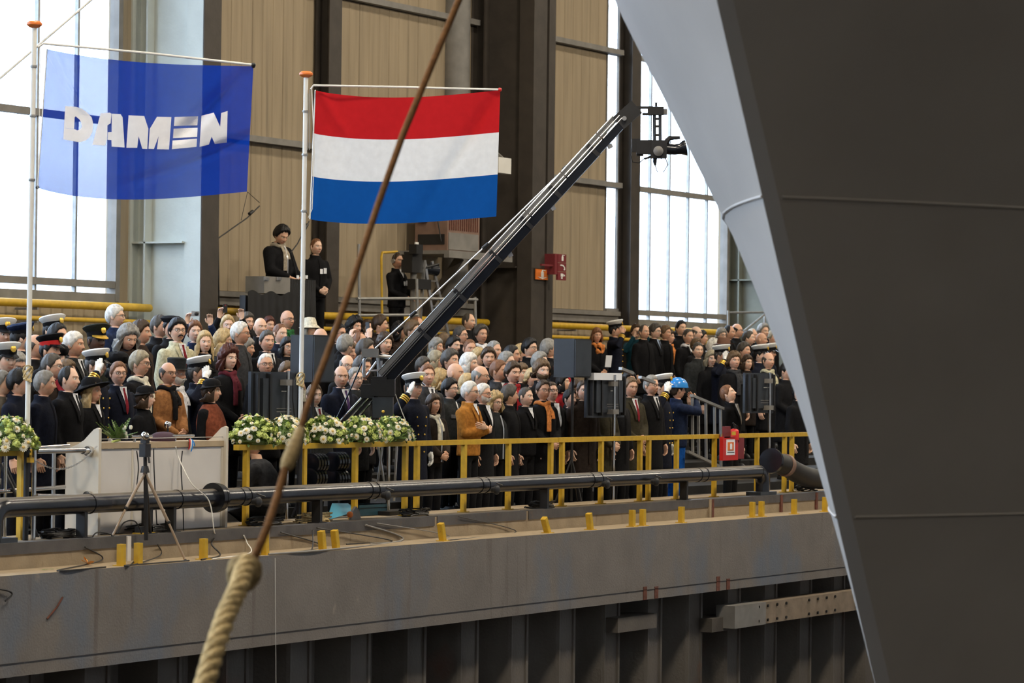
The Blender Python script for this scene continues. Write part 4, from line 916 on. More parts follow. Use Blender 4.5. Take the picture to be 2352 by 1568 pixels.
# ================================================================== the crowd: x, y of the top of the head, facing (0 to the camera, 90 to the ship), hair style, hair, coat, options | label
CROWD = '''
9 739 20 short hd n cap gold shirt|person in white-topped officer cap with gold badge, at the frame edge before the yellow pipe
48 748 100 short hk n navycap|person in tilted navy-blue peaked cap seen partly behind the tall flagpole
82 766 60 horse hd k|bareheaded person in dark coat directly behind the tall flagpole
132 741 50 short hk k lite|bareheaded person in dark coat right in front of the raised saluting officer
122 731 48 short hk n cap gold P=salute|person in white-topped naval cap saluting in the top row under the yellow pipe
115 774 60 short hk k redcap gold|person in dark peaked cap with broad red band
133 795 40 bob hk k fur f|person in black fur hat behind the tall flagpole group
170 762 65 parted hw charcoal shirt T=k|person in charcoal coat, shirt and dark tie, looking toward the ship, below the red-banded cap
222 753 35 crop hk armygreen darkcap gold dark|person in uniform with dark green peaked cap with gold visor
219 808 62 short hd n cap gold P=salute glove|person in naval uniform with white-topped cap saluting with white glove behind the wide black hat
290 743 30 wavy hg n S=b D|person in dark blue coat with brown scarf, head bowed, in the upper rows
265 700 72 parted hw navyblue gl|person in navy coat and eyeglasses standing tallest before the end of the yellow pipe
324 736 70 full hb b|person in brown jacket beside the pale column, turned toward the ship
366 723 60 short hd k shirt T=taupe|person in dark coat with patterned tie, below the pale column
15 794 30 short hd n cap gold|person in naval uniform with white-topped cap one row below the officer at the frame edge
36 805 25 parted hg k D|person in dark coat looking down, near the tall flagpole
119 811 70 short hd dkbrown gl S=dkred|person in eyeglasses and dark red scarf turned toward the ship
153 827 60 full hl k|person in dark coat mostly hidden behind the black coat and white shirt
41 848 85 full hk n|person in dark coat in profile just behind the tall flagpole, front row
3 850 75 short hg taupe shirt P=clasp|person in taupe overcoat with dark gloved hands folded, at the frame edge
101 850 85 short hg n|person in dark navy coat in profile, next to the tall flagpole, front row
158 840 65 recede hk k shirt T=k|person in black coat and white shirt, in profile beside the wide black hat
212 871 62 wavy hy k bigblack f lite|person in black coat and wide-brimmed black hat behind the lectern
273 830 20 short hr n shirt T=dkred gl|person in dark coat with red and blue tie behind the lectern
270 812 45 bob hk k fur f|person in black feathery hat behind the person with the red tie
320 805 65 parted hgb k S=cream gl|person with thick cream scarf over a dark coat
334 888 80 bob hb k smallblack f|small person in black brimmed hat between the red tie and the camel coat
386 830 40 horse hd camel gl P=clasp S=k|person in camel overcoat with folded hands behind the lectern
405 832 60 short hw k tophat beard S=w|person in tall dark hat with white scarf behind the camel coat
409 731 20 full hk beige gl mous shirt T=dkred|person in pale beige raincoat and eyeglasses in the upper rows
394 726 20 short hk k beret|person in black beret directly behind the pale raincoat
447 737 15 full hr navyblue P=raise f|person in navy sleeves raising a compact camera above the head
457 825 72 short hd n cap gold P=salute glove|person in naval uniform with white-topped cap saluting with white glove beside the rust shawl
486 872 78 bob hb k smallblack shawl f|person in black hat with rust-brown shawl beside the lectern
471 760 15 long hy k f S=k|person in black coat facing the camera, directly below the raised compact camera
513 758 80 wavy hy charcoal f|person in charcoal coat in profile, just above the burgundy scarf
523 724 12 long hy k f P=raise|person holding a black phone up before the face
551 738 70 short hw g gl|person in grey coat and eyeglasses beside the raised black phone
568 718 35 full hd k|person in dark coat before the black cloth of the mixing desk
599 728 25 bald hk k lite|person in open black coat facing the camera, top row, below the mixing desk
618 727 30 full ha k f|person half hidden behind the open black coat below the mixing desk
643 742 40 crop hr n shirt blue T=n|person in navy coat and light blue shirt, below the green scarf
660 711 45 bald hk green S=green gl|person with green scarf standing tallest under the mixing desk
614 758 25 short hd k shirt T=k|person in black coat, white shirt and tie, above the first screen
660 775 25 bob hk k gl f|person in eyeglasses and black quilted coat beside the white flagpole
565 776 70 pixie hg teal f|person in dark teal coat in profile beside the burgundy scarf
526 795 35 curly ha k S=burg f P=clasp|person with burgundy scarf over a long black coat, in front of the first screen
611 810 15 crop hw k gl lite|person in eyeglasses peering over the first screen
659 831 30 pixie hl k f|person of whom only the top of the head shows above the first screen
712 733 40 bob hg cream bucket f|person in cream bucket hat and cream coat beside the white flagpole
736 752 50 bald hg k|bareheaded person half hidden behind the cream bucket hat
722 881 25 short hl charcoal shirt T=dkred jacket badge|person in dark suit, white shirt and dark tie, standing behind the flowers
779 743 45 short hk k gl|person in dark coat, top row, half covered by the brown rope
815 729 45 curly hk k|person in black coat beside the brown rope, top row, below the camera tower
844 734 35 long hb dkbrown f|person in brown coat facing the camera, next to the cameraman's legs
872 724 85 full hb dkbrown|person in profile below the cameraman's legs
793 769 140 full hg k P=raise|person in dark coat turned away, raising a phone
825 762 60 recede hr k|person in dark coat between the raised phone and the crane boom
839 779 75 full hd k gl|person in eyeglasses in profile, below the crane's thin rod
885 765 30 shaggy hb k S=k|person facing the camera below the crane's thin rod
917 742 80 curly hk b f|person in brown coat in profile, between the crane rod and the boom
947 736 65 full hl k gl|person in eyeglasses and dark coat directly above the crane boom
958 727 60 recede hr k|person half hidden behind the eyeglasses above the crane boom
806 787 25 pixie hl k f|person holding a black phone in front of the cheek, below the raised phone
798 813 20 horse hg k gl beard|person in eyeglasses and dark coat just behind the purple tie, beside the first loudspeaker
784 838 15 horse hl n shirt T=purple|person in navy coat with purple tie, standing at the first loudspeaker
817 843 30 short hg charcoal gl|person in eyeglasses and grey coat, just behind the crane's thin rod
833 817 45 full hd k|person seen through the silver frame of the crane head
1058 749 65 short hd k gl|person in eyeglasses and dark coat, just before the end of the yellow pipe
1076 718 60 recede hd k|person in dark coat, top row, in front of the end of the yellow pipe
1020 766 140 pixie hl k f|person turned away under the crane boom
1041 772 50 full hk k mous|person in dark coat looking out from under the crane boom, beside the black turtleneck
1079 778 25 crop hr k|person in black turtleneck facing the camera, below the yellow pipe end
1002 776 60 bob hg k f|person almost hidden under the crane boom
1000 806 80 bob hgb k gl f|person in eyeglasses and black coat in profile, beside the red hood
1034 802 55 full hd k|person in dark coat looking toward the ship, above the charcoal jacket with grey bands
1078 811 65 bob hw k shirt T=k|person in dark coat and white collar, in profile, above the ochre jacket group
972 820 60 full hd red f|person in red hood half hidden behind the crane boom
982 836 20 short hr g shirt T=g|person in grey coat and tie directly behind the saluting officer with gold buttons
1010 851 110 curly hy k f|person turned away toward the ship, just behind the charcoal jacket with grey bands
1046 832 70 bald hd k shirt|person in profile with white collar, right above the charcoal jacket with grey bands
1033 869 60 full hk charcoal gl jacket puff bands Y=18.98|person in charcoal jacket with grey bands and eyeglasses, at the guard rail
996 905 40 bob hb dkbrown f jacket puff S=cream P=clasp Y=18.36|person in dark brown jacket with white scarf, leaning at the guard rail
951 863 45 short hd n cap gold P=salute glove|person in naval uniform with gold buttons and white cap, saluting at the guard rail
1079 875 70 short hw ochre gl jacket P=cross lite|person in ochre suede jacket with crossed arms
1102 838 70 horse hg k gl shirt|person in eyeglasses, dark coat and white collar behind the ochre jacket
1073 859 60 bob hy k f|person almost hidden just behind the ochre jacket
1106 747 30 thick hd k S=w|person in black coat and white scarf, top row beside the first dark column
1134 781 50 crop hg k|person in dark coat in front of the big dark column's edge
1098 799 60 pixie hy k f|person in dark coat below the white scarf near the big dark column
1123 798 12 full hb k|person in black collar facing the camera in the middle rows
1162 806 65 short hg k gl|person in eyeglasses in front of the big dark column
1175 792 75 short hk k|person in profile in front of the big dark column
1200 791 80 pixie hy k f U|person in black coat with face lifted, in front of the big dark column
1217 777 55 full hk k gl|person in eyeglasses standing highest in front of the big dark column
1264 779 120 full hg k U|person in black leather coat turned away, beside the second loudspeaker
1240 808 60 long hg k|person in dark coat half turned, below the black leather coat
1144 826 65 short hr g shirt T=grey|person in grey coat with patterned tie in the middle rows
1178 831 35 full hb k S=red|person in dark coat with deep red scarf in the middle rows
1199 835 35 pixie hl k f|person half hidden behind the deep red scarf
1222 847 40 pixie hy k f S=purple|person with purple scarf over a dark coat
1245 827 30 shaggy hl k beard|person in dark coat facing the camera, just above the purple scarf
1292 811 40 curly ha k S=red f|person with bright red scarf beside the second loudspeaker
1109 880 60 short hw k gl beard shirt|person in eyeglasses and white shirt right beside the ochre jacket
1138 902 40 curly hy charcoal gl f jacket puff|person in dark padded jacket and eyeglasses, second from the ochre jacket at the guard rail
1171 884 105 full hd k|person in black leather coat turned sideways at the guard rail
1208 888 55 crop hd k jacket lite|person in dark leather jacket zipped to an orange collar, at the guard rail
1248 872 30 short hb k gl S=orange P=clasp|person in eyeglasses with orange scarf and folded hands at the guard rail
1269 877 32 short hb k gl shirt T=w U|person in eyeglasses with white bow tie behind the orange scarf
1296 858 75 bob hk red f U|person in red coat with face lifted below the red scarf
1324 872 45 bob hb k f|person in dark coat behind the second loudspeaker's stand
1341 873 20 short hb dkbrown|person hidden behind the second loudspeaker's cables
1371 753 20 bob hr k S=orange ruffle f P=clasp|person in black coat with ruffled orange scarf beside the second loudspeaker
1413 739 85 short hk n cap gold P=salute|person in naval uniform with white-topped cap saluting in the top row by the orange ruffle
1461 744 20 full hb teal P=photo f|person in teal coat holding a compact camera to the face
1480 745 40 recede hd k|person just behind the compact camera's holder
1504 743 60 full hd k gl shirt blue T=k|person in eyeglasses, blue shirt and dark tie in the top row
1528 747 60 full hl k f|person mostly hidden behind the rust-orange scarf
1537 757 65 pixie hb k S=orange f|person with long rust-orange scarf in profile
1564 735 35 short hk k|person standing tallest in the top row below the second window
1580 754 40 crop hd k S=w shirt|person in black coat with white scarf below the second window
1598 748 80 horse hd k|bareheaded person in profile before the yellow pipe below the second window
1556 760 45 bob hk k f|person peering between the orange and white scarves
1612 759 80 full hk k f|person in black in profile, under the second window's end
1604 786 20 short hd charcoal|broad person in long charcoal coat facing the camera, above the blue helmet
1599 777 50 full hl k f|person almost hidden behind the broad charcoal coat
1657 753 35 pixie hg k f gl|person in eyeglasses just behind the brown felt hat
1674 746 70 recede hk k|person in profile above the brown felt hat
1692 742 75 horse hk k gl|person in eyeglasses and black coat in front of the scaffold brace
1661 778 60 short hb k fedora|person in brown felt hat
1639 780 110 curly hw k f|person turned away, just before the brown felt hat
1633 805 25 bob hgb k f|person facing the camera beside the broad charcoal coat
1656 796 70 short hd n cap gold P=salute glove|person in naval uniform with white-topped cap saluting below the brown felt hat
1687 808 25 shaggy hl k S=g|person in dark coat with grey scarf above the suited onlooker
1717 815 30 bob hb dkbrown f|person in dark brown collar above the third screen
1709 786 60 full hd k|person in dark coat behind the grey scarf
1719 759 80 short hd k|person in profile in front of the scaffold post
1748 763 75 bald hr k|person in black in profile, top row, above the white caps close to the ship
1728 754 60 recede hw k|person half hidden in the top row close to the ship
1754 744 40 thick hg k S=k|person in dark coat and scarf, tallest in the top row close to the ship
1773 760 60 full hgb k f|person half covered by the ship bow in the top row
1745 795 75 short hk n cap|person in naval uniform with white-topped cap in profile, one head away from the ship bow
1767 793 75 short hk n cap|person in naval uniform with white-topped cap right next to the ship bow
1765 808 40 horse hd k S=beige|person in black coat with beige scarf above the third screen
1388 889 40 full hk o P=clasp|person in olive jacket covered to the waist by the second screen
1421 880 50 short hd k|person in black covered by the pole side of the second screen
1309 893 50 short hk k f|person in black below the red coat, beside the second loudspeaker's stand
1449 866 30 short hl o shirt T=dkred P=clasp|person in olive overcoat beside the second screen
1496 861 45 short hg k shirt T=k gl|person in black overcoat and white shirt between the olive coat and the blue helmet
1521 864 70 short hk n cap gold P=salute glove|person in naval uniform with white-topped cap saluting right behind the blue helmet
1556 872 118 short hb worker helmet jacket P=mouth R=jeans|person in blue safety helmet, navy jacket and bright blue trousers, hand at the mouth
1681 883 74 short hr k shirt T=tiebeige UU jacket|person in black suit with beige tie looking steeply upward behind the extinguisher
1446 853 30 full hk k|person hidden but for the head behind the olive overcoat
1806 832 60 short hk k P=clasp|person in black between the third screen and the ship bow
1836 880 60 short hk k|person in black mostly covered by the ship bow
'''
def parse(line):
    a, lab = line.split('|'); q = a.split(); sp = dict(style=q[3], hc=q[4], coat=q[5], opt=set(), pose='down')
    for o in q[6:]:
        if o[:2] == 'P=': sp['pose'] = o[2:]
        elif o[:2] == 'S=': sp['scarf'] = o[2:]
        elif o[:2] == 'T=': sp['tie'] = o[2:]
        elif o[:2] == 'Y=': sp['Y'] = float(o[2:])
        elif o[:2] == 'R=': sp['trou'] = o[2:]
        else: sp['opt'].add(o)
    return float(q[0]), float(q[1]), float(q[2]), sp, lab
PP = [parse(l) for l in CROWD.strip().split('\n')]
N = len(PP); RAY = np.array([ray(x, y) for x, y, *_ in PP]); RAY /= RAY[:, 1:2]          # y component 1
PX = np.array([p[0] for p in PP])
want = np.array([1.68 if 'f' in p[3]['opt'] else 1.80 for p in PP]) + np.where(PX < 560, .1, 0)
def ramp(Y): return np.clip((Y - 18.3) * .1353, 0, .92)
Ys = np.full(N, 20.0)
for i in range(N):
    g = np.linspace(18.35, 25.5, 300); e = np.abs(CAM[2] + RAY[i, 2] * g - ramp(g) - want[i]) + .003 * np.abs(g - 18.3); Ys[i] = g[np.argmin(e)]
def on_tread(Y):                                                                            # keep the feet clear of the risers
    k = np.floor((Y - 18.7) / .85); f = Y - 18.7 - .85 * k
    return np.where(Y < 18.7, np.clip(Y, 18.36, 18.46), np.where(k >= 7, np.clip(Y, 24.85, 25.6), 18.7 + .85 * k + np.clip(f, .20, .62)))
YMIN = np.where((np.array([p[1] for p in PP]) > np.where(PX < 560, 834, 858)), 18.36, 18.9)
Y0 = np.maximum(Ys, YMIN) + 1e-4 * np.arange(N); SG = np.sign(Y0[:, None] - Y0[None])
for it in range(600):                                                                      # nobody stands inside a neighbour: shift along the line of sight, keep the order
    G = RAY[:, :2] * Ys[:, None]; d = (G[:, None] - G[None]) / V(.46, .36); L_ = np.linalg.norm(d, axis=-1) + np.eye(N) * 9
    wrong = (np.abs(PX[:, None] - PX[None]) < 30) & ((Ys[:, None] - Ys[None]) * SG < .05)
    push = np.where((L_ < 1) | wrong, np.maximum(1 - L_, .2 * wrong) * .2, 0) * SG
    Ys = np.clip(Ys + push.sum(1) + .03 * (Y0 - Ys), YMIN, 25.6)
Ys = on_tread(Ys)
kk = np.where(Ys < 18.7, -1, np.floor((Ys - 18.7) / .85)); LO = np.where(kk < 0, 18.34, 18.7 + .85 * np.minimum(kk, 7) + .16); HI = np.where(kk < 0, 18.5, np.where(kk >= 7, 25.7, LO + .53))
for it in range(200):
    G = RAY[:, :2] * Ys[:, None]; d = (G[:, None] - G[None]) / V(.46, .36); L_ = np.linalg.norm(d, axis=-1) + np.eye(N) * 9
    Ys = np.clip(Ys + (np.where(L_ < 1, (1 - L_) * .15, 0) * SG).sum(1), LO, HI)
for i in range(N):
    if 'Y' in PP[i][3]: Ys[i] = PP[i][3]['Y']
PEOPLE = {}
for i, (x, y, psi, sp, lab) in enumerate(PP):
    p = np.array([RAY[i, 0] * Ys[i], Ys[i], 0]); zt = CAM[2] + RAY[i, 2] * Ys[i]; p[2] = tread(Ys[i], p[0]); h = zt - p[2]
    h = min(max(h, 1.45), 2.05)
    p[2] += .004
    same = sp['pose'] in ('salute', 'photo', 'raise', 'mouth', 'desk')
    bpsi = psi if same else 55 + (psi - 55) * .45
    head = math.atan2(-p[1], -p[0]) + math.radians(bpsi)
    o = sp['opt']; pitch = .32 if 'D' in o else -.2 if 'U' in o else -.42 if 'UU' in o else random.uniform(-.03, .05)
    PEOPLE[i] = person(p, h, head + math.pi / 2, math.radians(psi - bpsi), sp, lab, 'people in the crowd', pitch)
# ================================================================== platform crew at the back wall
cr = thing('camera_tower', 'grey tube scaffold tower carrying the cameraman at the back wall', 'scaffold')
def wpt(px, py, Y): return at(px, py, Y)
def stube(par, pts, Y, r=.024, m='galv', nm='scaffold_tube'): return MB().tube([at(x, y, Y) for x, y in pts], r, 8).build(nm, M[m], par)
stube(cr, [(820, 686), (958, 685), (1096, 688)], 25.55)
stube(cr, [(824, 560), (826, 760)], 25.55); stube(cr, [(957, 640), (960, 770)], 25.55); stube(cr, [(1091, 682), (1093, 780)], 25.55)
stube(cr, [(822, 724), (958, 723)], 25.55)
stube(cr, [(878, 770), (876, 590), (878, 580), (912, 578)], 26.35, .02, 'yellow', 'yellow_guard')
xa, xb = at(835, 740, 25.7)[0], at(1010, 740, 25.7)[0]
MB().bb(xa, xb, 25.95, 26.6, 1.93, 2.0).build('platform_board', M['deck'], cr, False)
for xx in (xa + .05, xb - .05):
    for yy in (26.0, 26.55): MB().bb(xx - .03, xx + .03, yy - .03, yy + .03, 0, 1.93).build('platform_leg', M['galv'], cr, False)
so = thing('sound_platform', 'dark platform under the two sound technicians', 'platform')
xa, xb = at(592, 720, 25.95)[0], at(760, 720, 25.95)[0]
MB().bb(xa, xb, 25.95, 26.6, 1.98, 2.06).build('platform_board', M['deck'], so, False)
for xx in (xa + .05, (xa + xb) / 2, xb - .05):
    for yy in (26.0, 26.55): MB().bb(xx - .03, xx + .03, yy - .03, yy + .03, 0, 1.98).build('platform_leg', M['galv'], so, False)
def crew(px, py, psi, Y, style, hc, coat, pose, opts, lab, pitch, feet, bpsi=None, **kw):
    p = at(px, py, Y); h = p[2] - feet; q = V(p[0], Y, feet); b = psi if bpsi is None else bpsi
    sp_ = dict(style=style, hc=hc, coat=coat, pose=pose, opt=set(opts)); sp_.update(kw)
    return person(q, h, math.atan2(-q[1], -q[0]) + math.radians(b) + math.pi / 2, math.radians(psi - b), sp_, lab, 'technicians on the platforms', pitch)
crew(641, 513, 35, 26.2, 'thick', 'hk', 'k', 'desk', ['jacket', 'puff'], 'person in black leather jacket with pale collar, bent over the mixing desk', .5, 2.06, 50, scarf='tiebeige')
crew(726, 546, 35, 26.2, 'crop', 'hr', 'k', 'clasp', ['badge', 'jacket'], 'person in black jacket with white badges and folded hands, standing beside the mixing desk', .02, 2.06)
crew(913, 580, 45, 26.3, 'crop', 'hb', 'k', 'desk', ['headset', 'jacket', 'badge', 'lite'], 'person with headphones and badge operating the video camera on the tower', 0, 2.0, 55)
# mixing desk under black cloth
md = thing('mixing_desk', 'sound desk with grey case draped in black cloth in front of the technicians', 'desk')
a, b = at(653, 640, 25.75), at(714, 640, 25.75)
n = 40; rows = []
for z in np.linspace(a[2], 1.1, 8): rows.append([(a[0] + (b[0] - a[0]) * k / n, 25.66 + .03 * math.sin(k * 1.9) * (a[2] - z + .1) * 1.2, z) for k in range(n + 1)])
MB().grid(rows, flip=True).bb(a[0], b[0], 25.7, 26.0, 1.1, a[2]).build('cloth', M['black'], md)
a, b = at(594, 634, 25.75), at(653, 676, 25.75)
MB().bb(a[0], b[0], 25.65, 25.98, b[2], a[2]).build('flight_case', M['steel_grey'], md, False)
for px in (612, 640): 
    c_ = at(px, 640, 25.64); MB().box(c_, (.12, .02, .05)).box(c_ + V(0, -.012, 0), (.06, .02, .03)).build('latch', M['alu'], md, False)
a, b = at(556, 670, 25.6), at(690, 745, 25.6)
rows = [[(a[0] + (b[0] - a[0]) * k / n, 25.5 + .03 * math.sin(k * 1.3) * u, a[2] + (.9 - a[2]) * u + .03 * math.sin(k * .5)) for k in range(n + 1)] for u in np.linspace(0, 1, 8)]
MB().grid(rows, flip=True).bb(a[0], b[0], 25.54, 25.64, .9, a[2] - .05).build('black_drape', M['black'], md)
for px in (684, 704):
    c_ = at(px, 636, 25.64); MB().box(c_, (.06, .01, .05)).build('paper_tag', M['paper'], md, False)
def boom_mic(pts, foot, Y, lab):
    t = thing('microphone_stand', lab, 'microphone stand')
    P = [at(x, y, Y) for x, y in pts]; MB().tube(P, .010, 6).build('boom', M['black'], t)
    q = P[0]; f_ = at(foot[0], foot[1], Y); MB().tube([q, f_], .012, 6).build('stand_tube', M['black'], t)
    m_ = P[0] * .25 + P[-1] * .75; MB().tube([m_, m_ + nrm(P[-1] - P[0]) * .1], .026, 10).build('clutch', M['black'], t)
    MB().tube([P[0] * .45 + P[-1] * .55, P[0] * .3 + P[-1] * .7 + V(0, 0, .35), P[-1] + V(0, 0, .05)], .005, 6).build('cable', M['black'], t)
boom_mic([(501, 547), (568, 500), (596, 473)], (503, 705), 26.3, 'black microphone boom slanting up against the cladding behind the mixing desk')
boom_mic([(668, 580), (683, 560), (710, 508)], (684, 640), 25.9, 'black microphone boom beside the white flagpole at the mixing desk')
# video camera on the tower
vc = thing('video_camera', 'black broadcast camera on a column in front of the headphone wearer', 'camera')
c0 = at(950, 612, 25.95)
MB().box(c0, (.42, .2, .2)).box(c0 + V(-.02, 0, .16), (.3, .16, .14)).build('camera_body', M['black'], vc, False)
MB().tube([c0 + V(.2, -.02, -.02), c0 + V(.45, -.1, -.04), c0 + V(.5, -.11, -.04)], [.08, .09, .1], 14).build('lens', M['black_gloss'], vc)
MB().box(c0 + V(-.1, -.1, .27), (.2, .14, .15)).build('viewfinder', M['black'], vc, False)
MB().box(c0 + V(-.08, -.1, .36), (.09, .02, .05)).build('tally_lamp', M['white'], vc, False)
MB().tube([c0 + V(.05, -.03, -.05), c0 + V(.36, -.25, .05)], .02, 8).build('grip', M['black'], vc)
MB().box(c0 + V(.1, -.05, -.28), (.4, .2, .16)).build('battery_box', M['black'], vc, False)
MB().tube([c0 + V(0, 0, -.1), V(c0[0], c0[1], 2.0)], .05, 12).build('column', M['steel_grey'], vc)
# ladder
ld = thing('step_ladder', 'aluminium step ladder leaning open beside the video camera', 'ladder')
for A, B in (((975, 598), (1000, 770)), ((992, 600), (1030, 770)), ((975, 598), (962, 770)), ((957, 655), (958, 770))): MB().bar(at(*A, 25.85), at(*B, 25.8), .03, .05).build('rail', M['alu'], ld, False)
for k in range(6):
    u = .1 + k * .17; MB().bar(at(975 + 25 * u, 598 + 172 * u, 25.84), at(992 + 38 * u, 600 + 170 * u, 25.84), .06, .02).build('rung', M['alu'], ld, False)
# heater on a bracket
ht = thing('heater_unit', 'boxy rust-pink wall heater with dark slot on a bracket behind the tricolour flag', 'heater')
a = at(1027, 575, 26.3); X0, Y0_, Z0 = a
MB().bb(X0, X0 + 1.05, 26.3, 26.92, Z0, Z0 + .85).build('casing', M['pinkish'], ht, False)
MB().bb(X0 - .01, X0, 26.35, 26.86, Z0 + .10, Z0 + .27).build('slot', M['black'], ht, False)
MB().bb(X0 + .03, X0 + 1.0, 26.285, 26.3, Z0 + .02, Z0 + .3).build('front_plate', M['steel_grey'], ht, False)
for k in range(14): MB().bb(X0 + .05 + k * .07, X0 + .07 + k * .07, 26.285, 26.3, Z0 + .34, Z0 + .84).build('grille_bar', M['rust'], ht, False)
MB().bb(X0 - .1, X0 + 2.0, 26.2, 26.3, Z0 - .12, Z0).bb(X0 - .1, X0 + 1.2, 26.3, 27.15, Z0 - .06, Z0).build('bracket_platform', M['steel_grey'], ht, False)
MB().bar(V(X0 + .5, 26.35, Z0 - .1), V(X0 + .5, 27.05, Z0 - 1.05), .1, .12).build('strut', M['steel_dark'], ht, False)
MB().tube([(X0 - .03, 26.5, Z0 + .9), (X0 - .06, 26.45, Z0 + .5), (X0 - .03, 26.4, Z0 + .15)], .012, 6).build('cable', M['black'], ht)
MB().box((X0 - .05, 26.75, Z0 + .62), (.1, .14, .3)).build('junction_box', M['black'], ht, False)
# wall fixtures on the dark column
a = at(1160, 381, 25.9); f_ = thing('wall_lamp', 'white box lamp on the big dark column, half behind the tricolour flag', 'lamp')
MB().bb(a[0] - .3, a[0] + .12, 25.85, 25.98, a[2] - .13, a[2] + .13).build('housing', M['white'], f_, False); MB().bar(V(a[0], 25.92, a[2] + .1), V(a[0], 26.3, a[2] + .4), .05, .05).build('arm', M['steel_grey'], f_, False)
def picto(mb, o, ex, ez, polys):
    for pl in polys: mb.slab([o + ex * x + ez * z for x, z in pl], np.cross(ex, ez) / np.linalg.norm(np.cross(ex, ez)) * .004)
EXT = [[(-.11, -.25), (.11, -.25), (.11, .22), (.05, .30), (-.05, .30), (-.11, .22)], [(-.04, .30), (.04, .30), (.04, .38), (.26, .34), (.26, .42), (-.04, .44)]]
ARR = [[(-.42, -.22), (0, -.46), (.42, -.22), (.14, -.28), (-.14, -.28)]]
fs_ = thing('fire_sign', 'square orange-red sign with white extinguisher and arrow on the dark column', 'sign')
a, b = at(1231, 617, 25.96), at(1258, 643, 25.96); w_ = b[0] - a[0]; h_ = a[2] - b[2]
MB().bb(a[0], b[0], 25.955, 25.975, b[2], a[2]).build('board', M['orange'], fs_, False); mb = MB(); picto(mb, V((a[0] + b[0]) / 2, 25.951, (a[2] + b[2]) / 2), V(w_, 0, 0), V(0, 0, h_), EXT + ARR); mb.build('pictogram', M['white'], fs_, False)
f3 = thing('fire_equipment_sign', 'tall dark red sign with three white symbols projecting from the dark column', 'sign')
a, b = at(1281, 583, 25.8), at(1299, 645, 25.8); w_ = b[0] - a[0]; h_ = (a[2] - b[2]) / 3
for k in range(3):
    z1 = a[2] - h_ * k; MB().bb(a[0], b[0], 25.79, 25.83, z1 - h_ + .008, z1).build('sign_panel', M['dark_red'], f3, False)
    mb = MB(); cc = V((a[0] + b[0]) / 2, 25.786, z1 - h_ / 2)
    pl = EXT if k == 0 else [[(-.3, .2), (-.2, .34), (.1, .3), (.3, .05), (.34, -.25), (.2, -.32), (.14, -.18), (.22, -.14), (.16, .05), (0, .16), (-.2, .16)]] if k == 1 else [[(-.2, .3), (.1, .3), (.1, -.05), (-.2, -.05)], [(.15, .25), (.3, .15), (.3, .0), (.15, .05)], [(-.15, -.1), (.02, -.1), (.02, -.3), (-.15, -.3)]]
    picto(mb, cc, V(w_, 0, 0), V(0, 0, h_), pl); mb.build('pictogram', M['white'], f3, False)
MB().bb(a[0] - .1, a[0], 25.8, 26.12, b[2] + .1, a[2]).bb(a[0] - .5, a[0], 25.83, 25.87, b[2] + h_ * 1.55, b[2] + h_ * 1.75).build('mount', M['dark_red'], f3, False)
# scaffold corner beside the second window
sc_ = thing('scaffold_frame', 'galvanised scaffold frame with diagonal brace at the end of the second window', 'scaffold')
for x_ in (1673, 1757):
    q = at(x_, 713, 25.95); MB().tube([(q[0], 25.95, 0), q], .026, 8).build('scaffold_tube', M['galv'], sc_)
for A, B in (((1672, 718), (1758, 717)), ((1756, 722), (1694, 772))): MB().tube([at(*A, 25.95), at(*B, 25.95)], .022, 8).build('scaffold_tube', M['galv'], sc_)

# ================================================================== camera crane
DC = 33.95
K = lambda x, y, dd=0.: atd(x, y, DC + dd)
ck = thing('camera_crane', 'long black and silver camera crane rising over the crowd from the quay', 'camera crane')
def kbar(A, B, w_, h_, m, nm, d1=0., d2=0.): return MB().bar(K(*A, d1), K(*B, d2), w_, h_).build(nm, M[m], ck, False)
axis = lambda u, off=0.: (893 + (1438 - 893) * u - off * .731, 856 + (262 - 856) * u - off * .682)     # off: pixels to the upper side
E0, E1 = -.205, 1.0
for u0, u1, wd in ((-.02, .30, .118), (.30, .58, .112), (.58, .86, .106), (.86, 1.0, .095)):
    kbar(axis(u0, -8), axis(u1, -8), .14, wd, 'black_gloss', 'boom_section')
for off in (1, 9, 20):  # two upper rails; the lowest chrome tube stands in for a highlight line
    for u0, u1 in ((-.02, .15), (.155, .30), (.305, .45), (.455, .6), (.605, .75), (.755, .9), (.905, .985)):
        MB().tube([K(*axis(u0, off), -.075), K(*axis(u1, off), -.075)], .0065, 8).build('rail_and_highlight_tube', M['chrome'], ck)
kbar(axis(-.02, 13), axis(.97, 13), .06, .085, 'steel_grey', 'channel')
for u in (.15, .30, .45, .58, .70, .86): kbar(axis(u - .006, -1), axis(u + .006, -1), .16, .17, 'black', 'collar')
for u in (.48, .66, .90): kbar(axis(u, -27), axis(u + .004, -18), .10, .05, 'alu', 'clamp')
for off in (-15, -4, 7): MB().tube([K(*axis(-.03, off), -.07), K(*axis(E0, off), -.07)], .010, 8).build('tail_tube', M['chrome'], ck)
kbar(axis(-.03, -4), axis(E0, -4), .09, .135, 'black', 'tail_beam')
MB().tube([K(862, 800), K(950, 720), K(1115, 565), K(1180, 502), K(1300, 384), K(1345, 340)], .009, 8).build('parallel_rod', M['alu'], ck)
for x, y in ((949, 721), (1115, 565), (1300, 384)): MB().tube([K(x - 7, y + 6), K(x + 7, y - 6)], .02, 8).build('rod_joint', M['black'], ck)
MB().tube([K(838, 818), K(800, 905), K(762, 984)], .009, 8).build('parallel_rod', M['black_gloss'], ck)
MB().tube([K(836, 866), K(836, 826), K(845, 817), K(870, 818), K(925, 826)], .017, 8).build('frame_tube', M['alu'], ck)
MB().tube([K(870, 868, .2), K(868, 822, .2), K(880, 816, .2), K(915, 822, .2)], .017, 8).build('frame_tube', M['alu'], ck)
